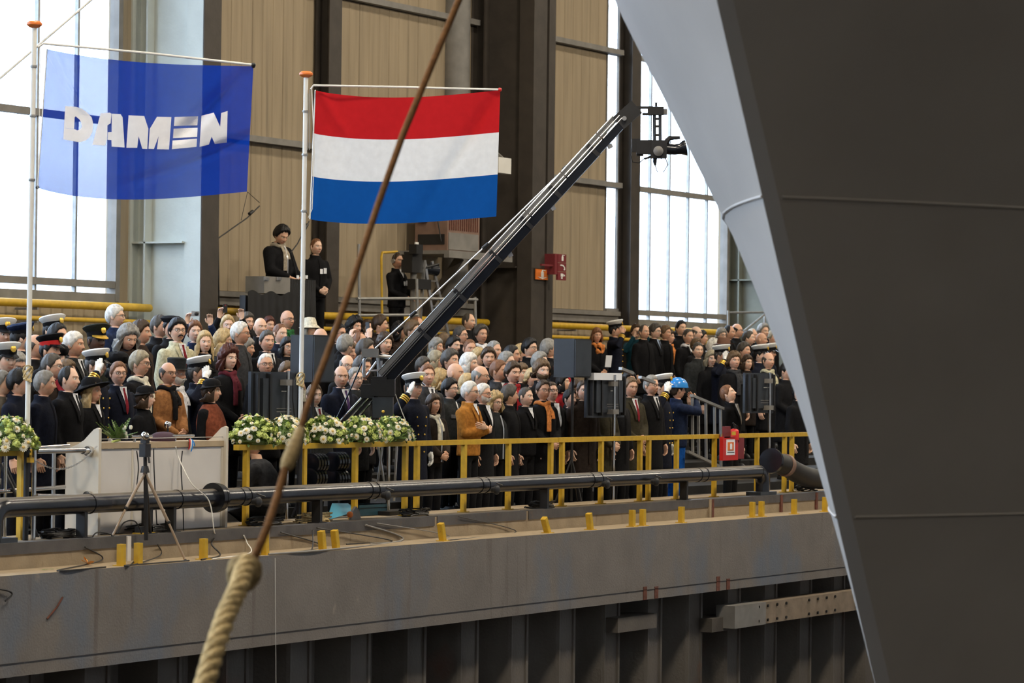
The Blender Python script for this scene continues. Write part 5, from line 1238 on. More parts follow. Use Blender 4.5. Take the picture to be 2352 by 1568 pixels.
for A, B in (((845, 852), (875, 850)), ((842, 862), (865, 830)), ((876, 868), (876, 828))): MB().tube([K(*A), K(*B)], .012, 8).build('frame_tube', M['alu'], ck)
MB().box(K(850, 810), (.18, .12, .09), np.column_stack([CR, CF, CU])).build('pivot_box', M['steel_grey'], ck, False)
T3 = np.column_stack([CR, CF, CU])
MB().box(K(880, 890), (.26, .22, .18), T3).build('pivot_head', M['black'], ck, False); MB().box(K(845, 898), (.14, .2, .15), T3).build('control_box', M['black'], ck, False)
MB().box(K(872, 868), (.16, .2, .03), T3).build('head_plate', M['black'], ck, False)
MB().box(K(880, 935), (.22, .24, .22), T3).build('monitor_back', M['blue_steel'], ck, False)
MB().ball(K(880, 945, -.15), (.018, .018, .018)).build('knob', M['gold'], ck)
p = K(893, 1000); MB().tube([p, V(p[0], p[1], .26)], .022, 10).build('column', M['chrome'], ck)
for x1, x0 in ((880, 862), (912, 905), (866, 890)): MB().tube([K(x1, 1010), K(x0, 1150)], .014, 8).build('dolly_leg', M['alu'], ck)
MB().tube([K(908, 905), K(925, 950), K(940, 985), K(930, 1000), K(915, 990)], .006, 6).build('cable', M['white'], ck)
q_ = at(895, 1150, 18.0); MB().bb(q_[0] - .4, q_[0] + .4, 17.75, 18.05, .23, .27).build('dolly_base', M['black'], ck, False)
RX = np.array([[0, 0, 1], [1, 0, 0], [0, 1, 0]], float)
for x, y in ((716, 1064), (764, 1060), (712, 1098), (764, 1100)):
    for k in range(4): MB().lathe([(.085, -.022), (.105, -.018), (.105, .018), (.085, .022)], at(x, y, 17.93) + V(.055 * k, 0, 0), 22, RX).build('counterweight', M['black_gloss'], ck)
MB().bar(at(742, 1045, 17.93), at(742, 1125, 17.93), .05, .05).build('weight_rack', M['black'], ck, False)
# tip and remote head with the camera
MB().bar(K(1420, 283), K(1462, 246), .16, .17).build('boom_tip', M['black'], ck, False)
MB().tube([K(1443, 250), K(1447, 232), K(1455, 246)], .006, 6).build('cable', M['black'], ck)
MB().lathe([(.025, -.02), (.025, .02)], K(1434, 272, -.12), 10, np.column_stack([CR, CU, CF])).build('bolt', M['alu'], ck)
MB().bar(K(1452, 247), K(1500, 247), .06, .025).build('head_arm', M['black'], ck, False)
hd = thing('remote_camera', 'black remote broadcast camera hanging from the crane tip before the bright window', 'camera')
MB().box(K(1506, 255), (.17, .12, .085), T3).build('pan_box', M['black'], hd, False); MB().box(K(1527, 257), (.05, .1, .06), T3).build('pan_motor', M['steel_grey'], hd, False)
MB().lathe([(.03, 0), (.012, -.005), (.012, -.04), (.03, -.04)], K(1507, 236), 12).build('top_knob', M['black'], hd); MB().box(K(1482, 262), (.06, .05, .025), T3).build('plug', M['black'], hd, False)
for x in (1503, 1516): MB().bar(K(x, 260), K(x + .5, 330), .026, .026).build('yoke_arm', M['black'], hd, False)
for y in (273, 290, 310): MB().bar(K(1502, y), K(1518, y), .02, .024).build('yoke_bar', M['black'], hd, False)
MB().box(K(1513, 343), (.17, .17, .19), T3).build('tilt_box', M['black'], hd, False)
MB().box(K(1483, 338), (.20, .13, .15), T3).box(K(1461, 334), (.09, .11, .14), T3).box(K(1470, 354), (.07, .08, .04), T3).build('camera_body', M['black'], hd, False)
MB().tube([K(1526, 341), K(1550, 343), K(1562, 342), K(1570, 340), K(1576, 339)], [.062, .06, .06, .08, .088], 14).build('lens', M['black_gloss'], hd)
MB().tube([K(1528, 334), K(1533, 322), K(1538, 317), K(1562, 316)], [.03, .03, .026, .018], 8).build('handle', M['black'], hd)
MB().lathe([(.05, 0), (.055, .02), (.02, .045)], K(1512, 347, -.1), 14, np.column_stack([CR, CU, -CF])).build('tilt_motor', M['steel_grey'], hd)
MB().tube([K(1505, 358), K(1504, 372), K(1505, 380)], [.024, .022, .01], 8).build('cable_gland', M['black'], hd); MB().bar(K(1480, 365), K(1500, 358), .02, .02).build('mount_arm', M['black'], hd, False)
for pts in ([(1453, 335), (1448, 355), (1453, 372), (1468, 374), (1482, 362)], [(1505, 380), (1510, 395), (1524, 395), (1534, 378), (1528, 362)], [(1508, 345), (1512, 360), (1520, 365)]): MB().tube([K(*p_) for p_ in pts], .005, 6).build('cable', M['black'], hd)

# ================================================================== loudspeakers and screens on stands
def speaker(px0, px1, y0, y1, Y, pole, lab):
    a, b = at(px0, y0, Y), at(px1, y1, Y); t = thing('loudspeaker', lab, 'loudspeaker', 'black loudspeakers over the crowd'); wx = (b[0] - a[0]) * .45
    MB().bb(a[0] + (b[0] - a[0]) * .30, b[0] - .02, Y, Y + .28, b[2], a[2]).build('cabinet', M['black'], t, False)
    MB().bb(a[0] + (b[0] - a[0]) * .31, b[0] - .03, Y - .015, Y, b[2] + .015, a[2] - .015).build('grille', M['blue_steel'], t, False)
    xm = (a[0] + b[0]) / 2 + .1; MB().tube([(xm, Y + .14, b[2]), (xm, Y + .14, .24)], .018, 8).build('stand_pole', M['black'], t)
    for k in range(3): MB().tube([(xm, Y + .14, .75), (xm + .28 * math.cos(2.1 * k + .4), Y + .14 + .16 * math.sin(2.1 * k + .4), .24)], .012, 6).build('stand_leg', M['black'], t)
    return t
speaker(697, 768, 768, 878, 18.0, 725, 'black loudspeaker box beside the white flagpole, its face to the crowd')
speaker(1302, 1358, 777, 867, 17.95, 1327, 'black loudspeaker box on a stand in front of the big dark column')
def screen(px0, px1, y0, y1, Y, pole, poleb, lab):
    a, b = at(px0, y0, Y), at(px1, y1, Y); t = thing('screen', lab, 'screen', 'screens turned to the crowd')
    x0, x1, z0, z1 = a[0], b[0], b[2], a[2]; w_ = x1 - x0; h_ = z1 - z0
    MB().bb(x0, x1, Y, Y + .035, z0, z1).bb(x0 + w_ * .18, x1 - w_ * .12, Y - .04, Y, z0 + h_ * .12, z1 - h_ * .12).build('casing', M['blue_steel'], t, False)
    MB().bb(x0 + .02, x1 - .02, Y + .035, Y + .04, z0 + .02, z1 - .02).build('panel', M['screen_glass'], t, False)
    for u in (.05, .30, .90): MB().bb(x0 + w_ * u, x0 + w_ * u + .035, Y - .055, Y, z0 + h_ * .05, z1 - h_ * .03).build('mount_rail', M['black'], t, False)
    for u in (.25, .31): MB().bb(x0 + w_ * .45, x0 + w_ * .75, Y - .045, Y - .04, z0 + h_ * u, z0 + h_ * u + .008).build('vent', M['steel_grey'], t, False)
    MB().bb(x0 + w_ * .55, x0 + w_ * .68, Y - .045, Y - .04, z0 + h_ * .63, z0 + h_ * .65).build('type_plate', M['white'], t, False)
    pc = at(pole, (y0 + y1) / 2, Y - .09); MB().tube([(pc[0], Y - .09, z1 + .01), (pc[0], Y - .09, .24)], .02, 10).build('pole', M['chrome'], t)
    for u in (.08, .75): MB().bb(pc[0] - .07, pc[0] + .07, Y - .12, Y - .03, z0 + h_ * u, z0 + h_ * u + .06).build('clamp', M['steel_grey'], t, False)
    MB().tube([(pc[0] + .05, Y - .12, z0 + h_ * .9), (pc[0] + .03, Y - .13, z0 + h_ * .5), (pc[0] + .08, Y - .12, z0 + h_ * .2), (pc[0] + .05, Y - .1, z0)], .008, 6).build('cable', M['black'], t)
    return t
screen(577, 688, 853, 976, 18.0, 661, 0, 'dark flat screen seen from behind, between the lectern and the white flagpole')
s2 = screen(1348, 1434, 862, 958, 18.0, 1411, 0, 'dark flat screen seen from behind below the second loudspeaker, with a pale cloth on top')
a, b = at(1363, 856, 17.93), at(1427, 873, 17.93); MB().bb(a[0], b[0], 17.92, 18.05, b[2], a[2]).build('cloth', M['paper'], s2, False)
screen(1712, 1776, 856, 948, 18.0, 1768, 0, 'dark flat screen seen from behind, near the fire extinguisher and the ship bow')
# stair hand rail among the standing guests
st = thing('stair_railing', 'pale grey stair railing with balusters behind the blue helmet', 'railing')
YS = 18.12
for A, B in (((1425, 846), (1452, 857)), ((1470, 866), (1502, 878)), ((1588, 908), (1660, 938))): MB().bar(at(*A, YS + .12), at(*B, YS + .12), .05, .035).build('hand_rail', M['galv'], st, False)
for x, yt, yb in ((1590, 912, 1045), (1604, 918, 1050), (1621, 924, 1058), (1641, 932, 1068), (1655, 938, 1072)): MB().bar(at(x, yt, YS + .12), at(x + 1, yb, YS + .12), .03, .03).build('baluster', M['galv'], st, False)
MB().bar(at(1580, 1037, YS + .12), at(1650, 1070, YS + .12), .04, .035).build('bottom_rail', M['galv'], st, False)
# ================================================================== lectern
YL = 17.6
xa, xb = at(222, 1130, YL)[0], at(510, 1130, YL)[0]; xm = at(303, 1130, YL)[0]
lt = thing('lectern', 'long white and cream lectern with curved side wings at the quay edge', 'lectern')
wing = [(0, .225), (0, 1.205), (.02, 1.215), (.06, 1.20), (.11, 1.155), (.17, 1.10), (.24, 1.06), (.31, 1.035), (.38, 1.02), (.38, .225)]
for x in (xa - .03, xb): MB().slab([(x, YL - .04 + a, z) for a, z in wing], (.04, 0, 0)).build('side_wing', M['cream_lac'], lt, False)
for a, b in ((xa + .01, xm - .008), (xm + .008, xb - .03)): MB().bb(a, b, YL, YL + .025, .235, 1.015).build('front_panel', M['white_lac'], lt, False)
MB().bb(xm - .012, xm + .012, YL - .006, YL + .02, .235, 1.015).bb(xb - .03, xb, YL - .006, YL + .02, .235, 1.015).build('edge_strip', M['cream_lac'], lt, False)
MB().bb(xa + .01, xb, YL - .015, YL + .36, 1.02, 1.075).build('worktop', M['wood_edge'], lt, False)
MB().tube([(xa + .01, YL + .0, 1.11), (xb, YL + .0, 1.11)], .004, 6).build('edge_rod', M['galv'], lt)
ZT = 1.076
def onl(px, y=1018, dy=.12): q = at(px, y, YL + dy); return V(q[0], YL + dy, ZT)
q = onl(375); t = tag(MB().rings([ellr(q[2] + z, r_ * 1.9, r_, 0) + V(q[0], q[1], 0) for z, r_ in ((0, .085), (.025, .095), (.06, .085), (.085, .05), (.09, .01))]).build('cushion', mat('plum_cloth', (.05, .022, .04), .8)), 'plum coloured cushion on the lectern top', 'cushion')
for i, (p0, p1) in enumerate(((300, 348), (393, 444))):
    a, b = onl(p0, dy=.05), onl(p1, dy=.05); tag(MB().tube([a + V(0, 0, .05), b + V(0, 0, .05)], .016, 10).bb(a[0] + .05, a[0] + .07, a[1] - .01, a[1] + .01, ZT, ZT + .05).bb(b[0] - .07, b[0] - .05, b[1] - .01, b[1] + .01, ZT, ZT + .05).build('chrome_rod', M['chrome']), ('short chrome rod on the lectern beside the green spray', 'short chrome rod on the lectern by the striped ribbon')[i], 'rod')
q = onl(385, dy=.2); t = thing('microphone', 'chrome ball microphone on a small stand on the lectern', 'microphone', loc=q)
MB().lathe([(.05, 0), (.05, .012), (.012, .016), (.01, .12)], (0, 0, 0), 14).build('stand', M['black'], t); MB().ball((0, 0, .155), .036, 12, 8).build('head', M['chrome'], t)
q = onl(427, dy=.03); rb = thing('ribbon', 'red, white and blue ribbon hanging over the lectern edge', 'ribbon')
for k, c_ in enumerate(('red', 'white', 'blue_plastic')):
    MB().grid([[(q[0] + (k - 1.5 + j) * .02 - .02 * u, YL - .03 - .01 * math.sin(3 * u), ZT + .02 - .1 * u - .01 * k) for j in (0, 1)] for u in np.linspace(0, 1, 6)]).grid([[(q[0] + (k - 1.5 + j) * .02 + .05 * u, YL - .022 - .01 * math.sin(3 * u), ZT + .02 - .07 * u) for j in (0, 1)] for u in np.linspace(0, 1, 6)]).build('stripe', M[c_], rb)
# green spray lying on the lectern
q = onl(268, dy=.1); sp_ = thing('fern_spray', 'spray of green fern and white buds lying on the lectern', 'flowers', loc=q)
def frond(L_, n=9):
    mb = MB()
    for k in range(n):
        u = k / n; w_ = .045 * (1 - u) ** .7
        for s in (-1, 1): mb.add([(L_ * u, 0, 0), (L_ * (u + .06), s * w_, .006), (L_ * (u + .14), s * w_ * .9, .003), (L_ * (u + .1), 0, .002)], [(0, 1, 2, 3)])
    return mb.mesh('frond', M['green_leaf'])
FR = frond(.24)
for k in range(22):
    a = random.uniform(-math.pi, math.pi); o = obj('frond', FR, sp_, (random.uniform(-.05, .06), random.uniform(-.04, .04), .03)); o.rotation_euler = (random.uniform(-.5, .5), -random.uniform(.2, 1.25), a); s = random.uniform(.6, 1.05); o.scale = (s, s, s)
for k in range(6): MB().ball((random.uniform(.02, .18), random.uniform(-.06, .03), random.uniform(.03, .16)), (.018, .018, .024), 7, 5).build('bud', M['white_petal'], sp_)
MB().tube([(-.02, -.05, .02), (-.16, -.07, .008)], .012, 6).build('stem', M['lime_flower'], sp_)
# ================================================================== bouquets
def gerbera(r=.034):
    mb = MB(); n = 14
    for ring, (rr, z, off) in enumerate(((1.0, .0, 0), (.72, .006, .22))):
        for k in range(n):
            a = 2 * math.pi * k / n + off; d = V(math.cos(a), math.sin(a), 0); s = V(-d[1], d[0], 0)
            mb.add([d * r * .2 + V(0, 0, z), d * r * rr * .7 + s * r * .17 + V(0, 0, z + .004), d * r * rr + V(0, 0, z + .002 - .004 * ring), d * r * rr * .7 - s * r * .17 + V(0, 0, z + .004)], [(0, 1, 2, 3)], 0)
    mb.lathe([(.30 * r, 0), (.33 * r, .006), (.2 * r, .011), (.02 * r, .012)], (0, 0, .002), 10, mi=1); return mb.mesh('gerbera', [M['white_petal'], M['yolk']])
def carnation(r=.028):
    mb = MB()
    for k in range(26):
        z = random.uniform(-.2, 1); a = random.uniform(0, 6.28); d = nrm(V(math.cos(a) * math.sqrt(1 - min(1, z * z)), math.sin(a) * math.sqrt(1 - min(1, z * z)), z)); s = nrm(np.cross(d, V(.3, .5, .8))); u_ = np.cross(d, s)
        mb.add([d * r * .4, d * r + s * r * .35, d * r * 1.12 + u_ * r * .2, d * r - s * r * .35], [(0, 1, 2, 3)])
    mb.ball((0, 0, 0), r * .8, 8, 6); return mb.mesh('carnation', M['lime_flower'])
GER, CAR = gerbera(), [carnation() for _ in range(3)]
SML = gerbera(.019)
def foliage(R_, H_):
    mb = MB()
    for k in range(420):
        a = random.uniform(0, 2 * math.pi); t = math.acos(random.uniform(-.12, 1)); d = V(math.sin(t) * math.cos(a), math.sin(t) * math.sin(a), math.cos(t)); p = d * V(R_, R_ * .85, H_) * random.uniform(.72, 1.0); dd = nrm(d + V(*(rng.normal(0, .5, 3)))); s = nrm(np.cross(dd, V(.2, .7, .6))); L_ = random.uniform(.03, .055)
        mb.add([p, p + dd * L_ * .5 + s * .012, p + dd * L_, p + dd * L_ * .5 - s * .012], [(0, 1, 2, 3)])
    mb.rings([ellr(z, r_ * R_, r_ * R_ * .85) for z, r_ in ((-.03, .5), (0, .85), (H_ * .4, .78), (H_ * .7, .5), (H_ * .82, .1))])
    return mb.mesh('foliage', M['green_leaf'])
FOL = foliage(.2, .2)
def bouquet(px, y, lab, big=1.2):
    p = at(px, y, YR); t = thing('bouquet', lab, 'bouquet', 'flower arrangements on the guard rail', (p[0], YR, ZR + .03)); t.rotation_euler[2] = random.uniform(0, 6.28); t.scale = (big,) * 3
    o = obj('foliage', FOL, t); o['kind'] = 'stuff'
    pts = []
    while len(pts) < 64:
        a = random.uniform(0, 2 * math.pi); tt = math.acos(random.uniform(-.05, 1)); d = V(math.sin(tt) * math.cos(a), math.sin(tt) * math.sin(a), math.cos(tt))
        if all(np.linalg.norm(d - e) > .215 for e in pts): pts.append(d)
        elif random.random() < .002: break
    for i, d in enumerate(pts):
        p_ = d * V(.205, .175, .205); k = i % 5; me, nm = ((GER, 'gerbera') if k in (0, 3) else (SML, 'aster') if k == 1 else (CAR[i % 3], 'carnation'))
        o = obj(nm, me, t, p_); o.rotation_euler = Vector(d + rng.normal(0, .15, 3)).to_track_quat('Z', 'Y').to_euler(); s = random.uniform(.85, 1.2); o.scale = (s, s, s)
bouquet(18, 1045, 'flower arrangement on the rail piece at the frame edge, below the taupe overcoat', 1.25)
bouquet(585, 1034, 'first flower arrangement on the rail, nearest the lectern')
bouquet(657, 1030, 'second flower arrangement on the rail, behind the hanging rope')
bouquet(746, 1027, 'third flower arrangement on the rail, below the person in the dark suit')
bouquet(829, 1023, 'fourth flower arrangement on the rail, below the crane head', 1.12)
bouquet(900, 1020, 'fifth flower arrangement on the rail, next to the saluting officer with gold buttons', 1.12)
# ================================================================== chrome barrier and chain beside the lectern
cb = thing('chrome_barrier', 'chrome tube barrier with ball-topped post between the tall flagpole and the lectern', 'barrier')
Yb = 17.5
def cbt(pts, r, Y=Yb): MB().tube([at(x, y, Y) for x, y in pts], r, 12).build('tube', M['chrome'], cb)
p = at(79, 1020, Yb); MB().tube([(p[0], Yb, .226), (p[0], Yb, p[2] - .02)], .022, 12).build('post', M['chrome'], cb); MB().ball(at(79, 1008, Yb), .032, 14, 9).build('ball', M['chrome'], cb)
cbt([(84, 1036), (194, 1034)], .023); cbt([(84, 1138), (194, 1141)], .02); cbt([(66, 1030), (158, 1024)], .02, 17.85)
p = at(123, 1100, 17.85); MB().tube([(p[0], 17.85, .226), (p[0], 17.85, 1.05)], .018, 10).build('post', M['galv'], cb)
p = at(12, 1100, 17.85); MB().tube([(p[0], 17.85, .226), (p[0], 17.85, 1.0)], .018, 10).build('post', M['chrome'], cb); cbt([(-20, 1130), (148, 1118)], .02, 17.85)
for y in (1037, 1141):
    c_ = at(203, y, 17.52); MB().lathe([(.045, -.02), (.05, 0), (.045, .02)], (xa - .055, 17.66 + .0, c_[2]), 16, RX).build('wall_flange', M['chrome'], cb); MB().tube([at(190, y, Yb), (xa - .05, 17.66, c_[2])], .024, 10).build('sleeve', M['chrome'], cb)
ch = tag(MB().build('chain', M['galv']), 'thin galvanised chain sagging from the ball-topped post to the lectern', 'chain')
A, B = at(82, 1057, 17.44), V(xa - .07, 17.55, 1.05); mb = MB(); nl = 46
for k in range(nl):
    u = (k + .5) / nl; c_ = A * (1 - u) + B * u + V(0, 0, -.34 * u * (1 - u) * 1.6); u2 = u + .01; dd = nrm((B - A) + V(0, 0, -.34 * 1.6 * (1 - 2 * u))); nn = nrm(np.cross(dd, V(0, 0, 1))) if k % 2 else nrm(np.cross(np.cross(dd, V(0, 0, 1)), dd))
    mb.tube([c_ + dd * .014 * math.cos(a) + nn * .007 * math.sin(a) for a in np.linspace(0, 2 * math.pi, 9)], .0026, 5, caps=False)
ch.data = mb.mesh('chain', M['galv'])
c_ = at(70, 1056, 17.46); tag(MB().box(c_, (.055, .04, .045)).lathe([(.012, 0), (.012, .03)], c_ + V(0, 0, .015), 8).build('padlock', M['yellow'], smooth=False), 'yellow tag box between the tall flagpole foot and the chain', 'box')
# black stand legs at the frame edge
tp = thing('speaker_tripod', 'black tripod legs under the bouquet at the frame edge', 'tripod')
for A_, B_ in (((2, 1065), (48, 1160)), ((8, 1062), (95, 1252)), ((0, 1100), (-8, 1240))): MB().tube([at(*A_, 17.95), at(*B_, 17.75)], .018, 8).build('leg', M['black'], tp)
# ================================================================== recorder tripod in front of the pipe
tr = thing('microphone_tripod', 'tan-legged tripod with round chrome recorder head standing before the lectern', 'tripod')
Yt = 17.1
ap = at(333, 1078, Yt)
MB().tube([at(333, 1018, Yt), at(336, 1240, Yt)], [.017, .021], 10).build('centre_column', M['black'], tr)
MB().tube([at(333, 1070, Yt), at(333, 1085, Yt)], [.03, .045], 12).build('spider', M['black'], tr)
for fx, fy, Yf in ((258, 1240, 17.28), (425, 1297, 16.86)):
    f_ = at(fx, fy, Yf); f_[2] = max(f_[2], .235 if Yf > 17.2 else .008); kn = ap * .42 + f_ * .58
    MB().tube([ap + V(0, 0, -.03), kn], .015, 8).build('leg', M['tan_brown'], tr); MB().tube([kn, f_], .011, 8).build('leg', M['tan_brown'], tr); MB().ball(kn, .02, 8, 6).build('leg_lock', M['black'], tr); MB().ball(f_, .014, 8, 6).build('rubber_foot', M['black'], tr)
f_ = V(*at(345, 1236, 17.3)); f_[2] = .24; MB().tube([ap, f_], .015, 8).build('leg', M['black'], tr)
MB().box(at(333, 1034, Yt), (.085, .07, .12)).build('pan_head', M['black'], tr, False); MB().tube([at(338, 1030, Yt), at(343, 1062, Yt - .05)], [.008, .011], 8).build('pan_handle', M['black'], tr)
MB().box(at(333, 1012, Yt), (.06, .06, .05)).build('recorder', M['black'], tr, False); MB().ball(at(333, 1001, Yt - .02), .04, 14, 9).build('recorder_ball', M['chrome'], tr)
# ================================================================== fire extinguisher post
fx = thing('extinguisher_box', 'red cabinet with fire extinguisher and white pictogram sign on the guard rail', 'fire extinguisher')
Yx = 17.5
def fb_(x0, x1, y0, y1, Y, th, m, nm): a, b = at(x0, y0, Y), at(x1, y1, Y); MB().bb(a[0], b[0], Y, Y + th, b[2], a[2]).build(nm, M[m], fx, False)
fb_(1661, 1695, 1003, 1056, Yx, .05, 'red', 'cabinet'); fb_(1695, 1709, 1005, 1053, Yx + .02, .03, 'dark_red', 'side_board'); fb_(1664, 1678, 979, 1005, Yx, .03, 'dark_red', 'upper_board')
a, b = at(1688, 984, Yx + .02), at(1688, 1010, Yx + .02); MB().lathe([(.03, b[2]), (.062, b[2]), (.062, a[2] - .03), (.045, a[2] - .01), (.02, a[2])], (a[0], Yx + .03, 0), 16).build('cylinder', M['red'], fx)
MB().tube([a + V(-.03, 0, .05), a + V(.02, 0, .045), a + V(.05, 0, .02)], .01, 6).tube([a + V(0, 0, -.01), a + V(0, 0, .05)], .018, 8).tube([a + V(-.06, 0, .075), a + V(0, 0, .05), a + V(.06, -.01, .03), a + V(.075, -.02, -.08), a + V(.07, -.02, -.18)], .008, 6).build('valve', M['black'], fx)
fb_(1681, 1690, 991, 999, Yx - .045, .004, 'yellow', 'inspection_label'); fb_(1669, 1688, 1009, 1044, Yx - .006, .006, 'paper', 'sign_plate'); fb_(1672, 1685.5, 1015, 1034, Yx - .010, .004, 'orange', 'sign_field')
a, b = at(1672, 1015, Yx - .012), at(1685.5, 1034, Yx - .012); mb = MB(); picto(mb, V((a[0] + b[0]) / 2, Yx - .013, (a[2] + b[2]) / 2), V(b[0] - a[0], 0, 0), V(0, 0, a[2] - b[2]), [[(-.16, -.36), (.16, -.36), (.16, .2), (.06, .34), (-.06, .34), (-.16, .2)]]); mb.build('pictogram', M['paper'], fx, False)
for k in range(9): MB().box(at(1671.5 + k * 1.8, 1038.5, Yx - .008), (.012, .004, .012)).build('lettering', M['black'], fx, False)
# ================================================================== hanging rope in the foreground
DR = 12.0
hr = thing('hanging_rope', 'brown hanging line spliced with a knot to a thick pale rope in the foreground', 'rope')
C1 = [(1062, -20, 15.5), (985, 165, 15), (925, 310, 14.6), (868, 470, 14.2), (812, 640, 13.8), (760, 790, 13.4), (700, 950, 13), (690, 985, 12.9)]
C2 = [(690, 985, 12.9), (672, 1035, 12.7), (655, 1078, 12.6)]
C3 = [(655, 1078, 12.6), (640, 1130, 12.5), (612, 1215, 12.2), (585, 1280, 12.1)]
def rp(Cs, k=6):
    P = np.array([atd(*c_) for c_ in Cs]); t_ = np.linspace(0, len(P) - 1, (len(P) - 1) * k + 1); return np.stack([np.interp(t_, range(len(P)), P[:, i]) for i in range(3)], 1)
MB().tube(rp(C1), np.linspace(.017, .0135, 43), 10).build('line', M['rope_brown'], hr); MB().tube(rp(C3), .0165, 10).build('line', M['rope_brown'], hr)
MB().tube(rp(C2), np.array([.015] + [.024] * 3 + [.03] * 7 + [.026, .018]), 12).build('splice', M['rope_tan'], hr)
P = rp([(566, 1292, 12.0), (548, 1350, 11.8), (520, 1410, 11.7), (490, 1500, 11.5), (462, 1600, 11.3), (455, 1640, 11.2)], 16); T_ = np.gradient(P, axis=0)
for s in range(4):                                         # four laid strands
    Q = []
    for i, (p_, t_) in enumerate(zip(P, T_)):
        t_ = nrm(t_); u_ = nrm(np.cross(t_, CF)); v_ = np.cross(t_, u_); a = i * .34 + s * math.pi / 2; Q.append(p_ + (u_ * math.cos(a) + v_ * math.sin(a)) * .0185)
    MB().tube(Q, .0225, 10).build('strand', M['rope'], hr)
mb = MB(); c_ = atd(561, 1312, 12.0); t_ = nrm(P[3] - P[0]); u_ = nrm(np.cross(t_, CF)); v_ = np.cross(t_, u_)
for k in range(4): mb.tube([c_ + t_ * ((k - 1.5) * .026 + .012 * math.sin(a + k)) + (u_ * math.cos(a) + v_ * math.sin(a)) * (.050 - .005 * abs(k - 1.5)) for a in np.linspace(0, 2 * math.pi, 17)], .022, 9, caps=False)
mb.build('knot', M['rope_tan'], hr)
# ================================================================== cables and small things on the quay
def cable(pts, r, m, lab, Y=17.22, closed=None):
    P = []
    for p_ in pts:
        x, y, Yc_ = (tuple(p_) + (Y,))[:3]; q = at(x, y, Yc_)
        if Yc_ < 17.2 and Yc_ > 16.76:                                        # lies on the ledge
            q = atz(x, y, r + .002); q[1] = min(max(q[1], 16.77), 17.2)
        P.append(q)
    P = [V(*p_) for p_ in P]; n_ = len(P); t_ = np.linspace(0, n_ - 1, (n_ - 1) * 8 + 1); A_ = np.array(P)
    S_ = np.zeros((len(t_), 3))                                             # Catmull-Rom
    for i_, tt in enumerate(t_):
        k = min(int(tt), n_ - 2); f = tt - k; p0, p1, p2, p3 = A_[max(k - 1, 0)], A_[k], A_[k + 1], A_[min(k + 2, n_ - 1)]
        S_[i_] = .5 * ((2 * p1) + (-p0 + p2) * f + (2 * p0 - 5 * p1 + 4 * p2 - p3) * f * f + (-p0 + 3 * p1 - 3 * p2 + p3) * f ** 3)
    return tag(MB().tube(S_, r, 7).build('cable', M[m]), lab, 'cable', 'loose cables along the quay')
cable([(195, 1256), (235, 1285), (285, 1318, 17.1), (330, 1306, 17.1)], .007, 'black', 'black cable hanging over the curb beside the first stub post')
cable([(325, 1272), (352, 1300, 17.15), (385, 1303, 17.1), (440, 1300, 17.1), (540, 1292, 17.1)], .007, 'black', 'black cable looping onto the ledge under the tan tripod leg')
cable([(362, 1250), (368, 1275), (365, 1300, 17.12)], .006, 'black', 'short black cable dropping over the curb behind the tripod leg')
cable([(492, 1235), (486, 1250), (505, 1275, 17.18), (535, 1288, 17.1)], .008, 'black', 'black cable curling over the curb by the pipe flange')
cable([(560, 1229), (567, 1245), (573, 1270, 17.15), (592, 1288, 17.05)], .006, 'white', 'white cable dropping over the curb behind the rope knot')
cable([(645, 1222), (668, 1250, 17.18), (700, 1270, 17.05), (715, 1262, 17.05), (718, 1218)], .007, 'black', 'black cable sagging between the fourth and fifth stub posts')
cable([(728, 1212), (748, 1235, 17.18), (765, 1248, 17.1)], .007, 'black', 'black cable slanting behind the fifth stub post')
cable([(840, 1205), (830, 1235, 17.18), (800, 1262, 17.05), (700, 1276, 16.95)], .010, 'steel_grey', 'bundle of grey cables falling over the curb past the sixth stub post')
cable([(866, 1201), (862, 1225, 17.18), (850, 1248, 17.1)], .005, 'steel_grey', 'thin grey cable hanging over the curb beyond the cable bundle')
cable([(1054, 1186), (1044, 1215, 17.18), (1030, 1240, 17.05)], .005, 'black', 'thin black cable falling to the seventh stub post')
cable([(404, 1026, 17.5), (410, 1050, 17.5), (440, 1110, 17.3), (480, 1150, 17.24), (492, 1220, 17.22), (500, 1226, 17.4)], .006, 'white', 'white cable running from the lectern over the pipe flange')
cable([(419, 1035, 17.55), (416, 1075, 17.55), (420, 1150, 17.52), (422, 1230, 17.5)], .006, 'black', 'black cable hanging down the lectern front by the ribbon')
cable([(314, 1035, 17.55), (318, 1075, 17.55), (314, 1130, 17.52), (328, 1160, 17.5)], .006, 'black', 'black cable hanging down the lectern front behind the tripod')
cable([(353, 1030, 17.55), (354, 1080, 17.55), (360, 1200, 17.5), (362, 1235, 17.5)], .006, 'black', 'black cable hanging down the lectern front beside the centre column')
cable([(270, 1225, 17.3), (285, 1200, 17.3), (310, 1197, 17.3), (325, 1225, 17.3)], .007, 'black', 'black cable arching up from the coping under the pipe')
cable([(210, 1236, 17.3), (225, 1222, 17.3), (262, 1228, 17.3)], .007, 'black', 'black cable arching beside the pipe support leg')
cable([(-5, 1325, 16.95), (8, 1345, 16.8), (14, 1355, 16.72), (12, 1380, 16.71)], .008, 'black', 'black cable end hanging over the ledge at the frame edge')
def coil(px, y, Y, lab, n_=5, r=.2, m='black'):
    p = at(px, y, Y); mb = MB()
    for k in range(n_): mb.tube([V(p[0] + random.uniform(-.1, .1), p[1] + .05, .24 + .015 * k) + V(r * random.uniform(.8, 1.3) * math.cos(a), .09 * math.sin(a), .01 * math.sin(3 * a + k)) for a in np.linspace(0, 2 * math.pi, 18)], .008, 6, caps=False)
    tag(mb.build('cable_coil', M[m]), lab, 'cable', 'loose cables along the quay')
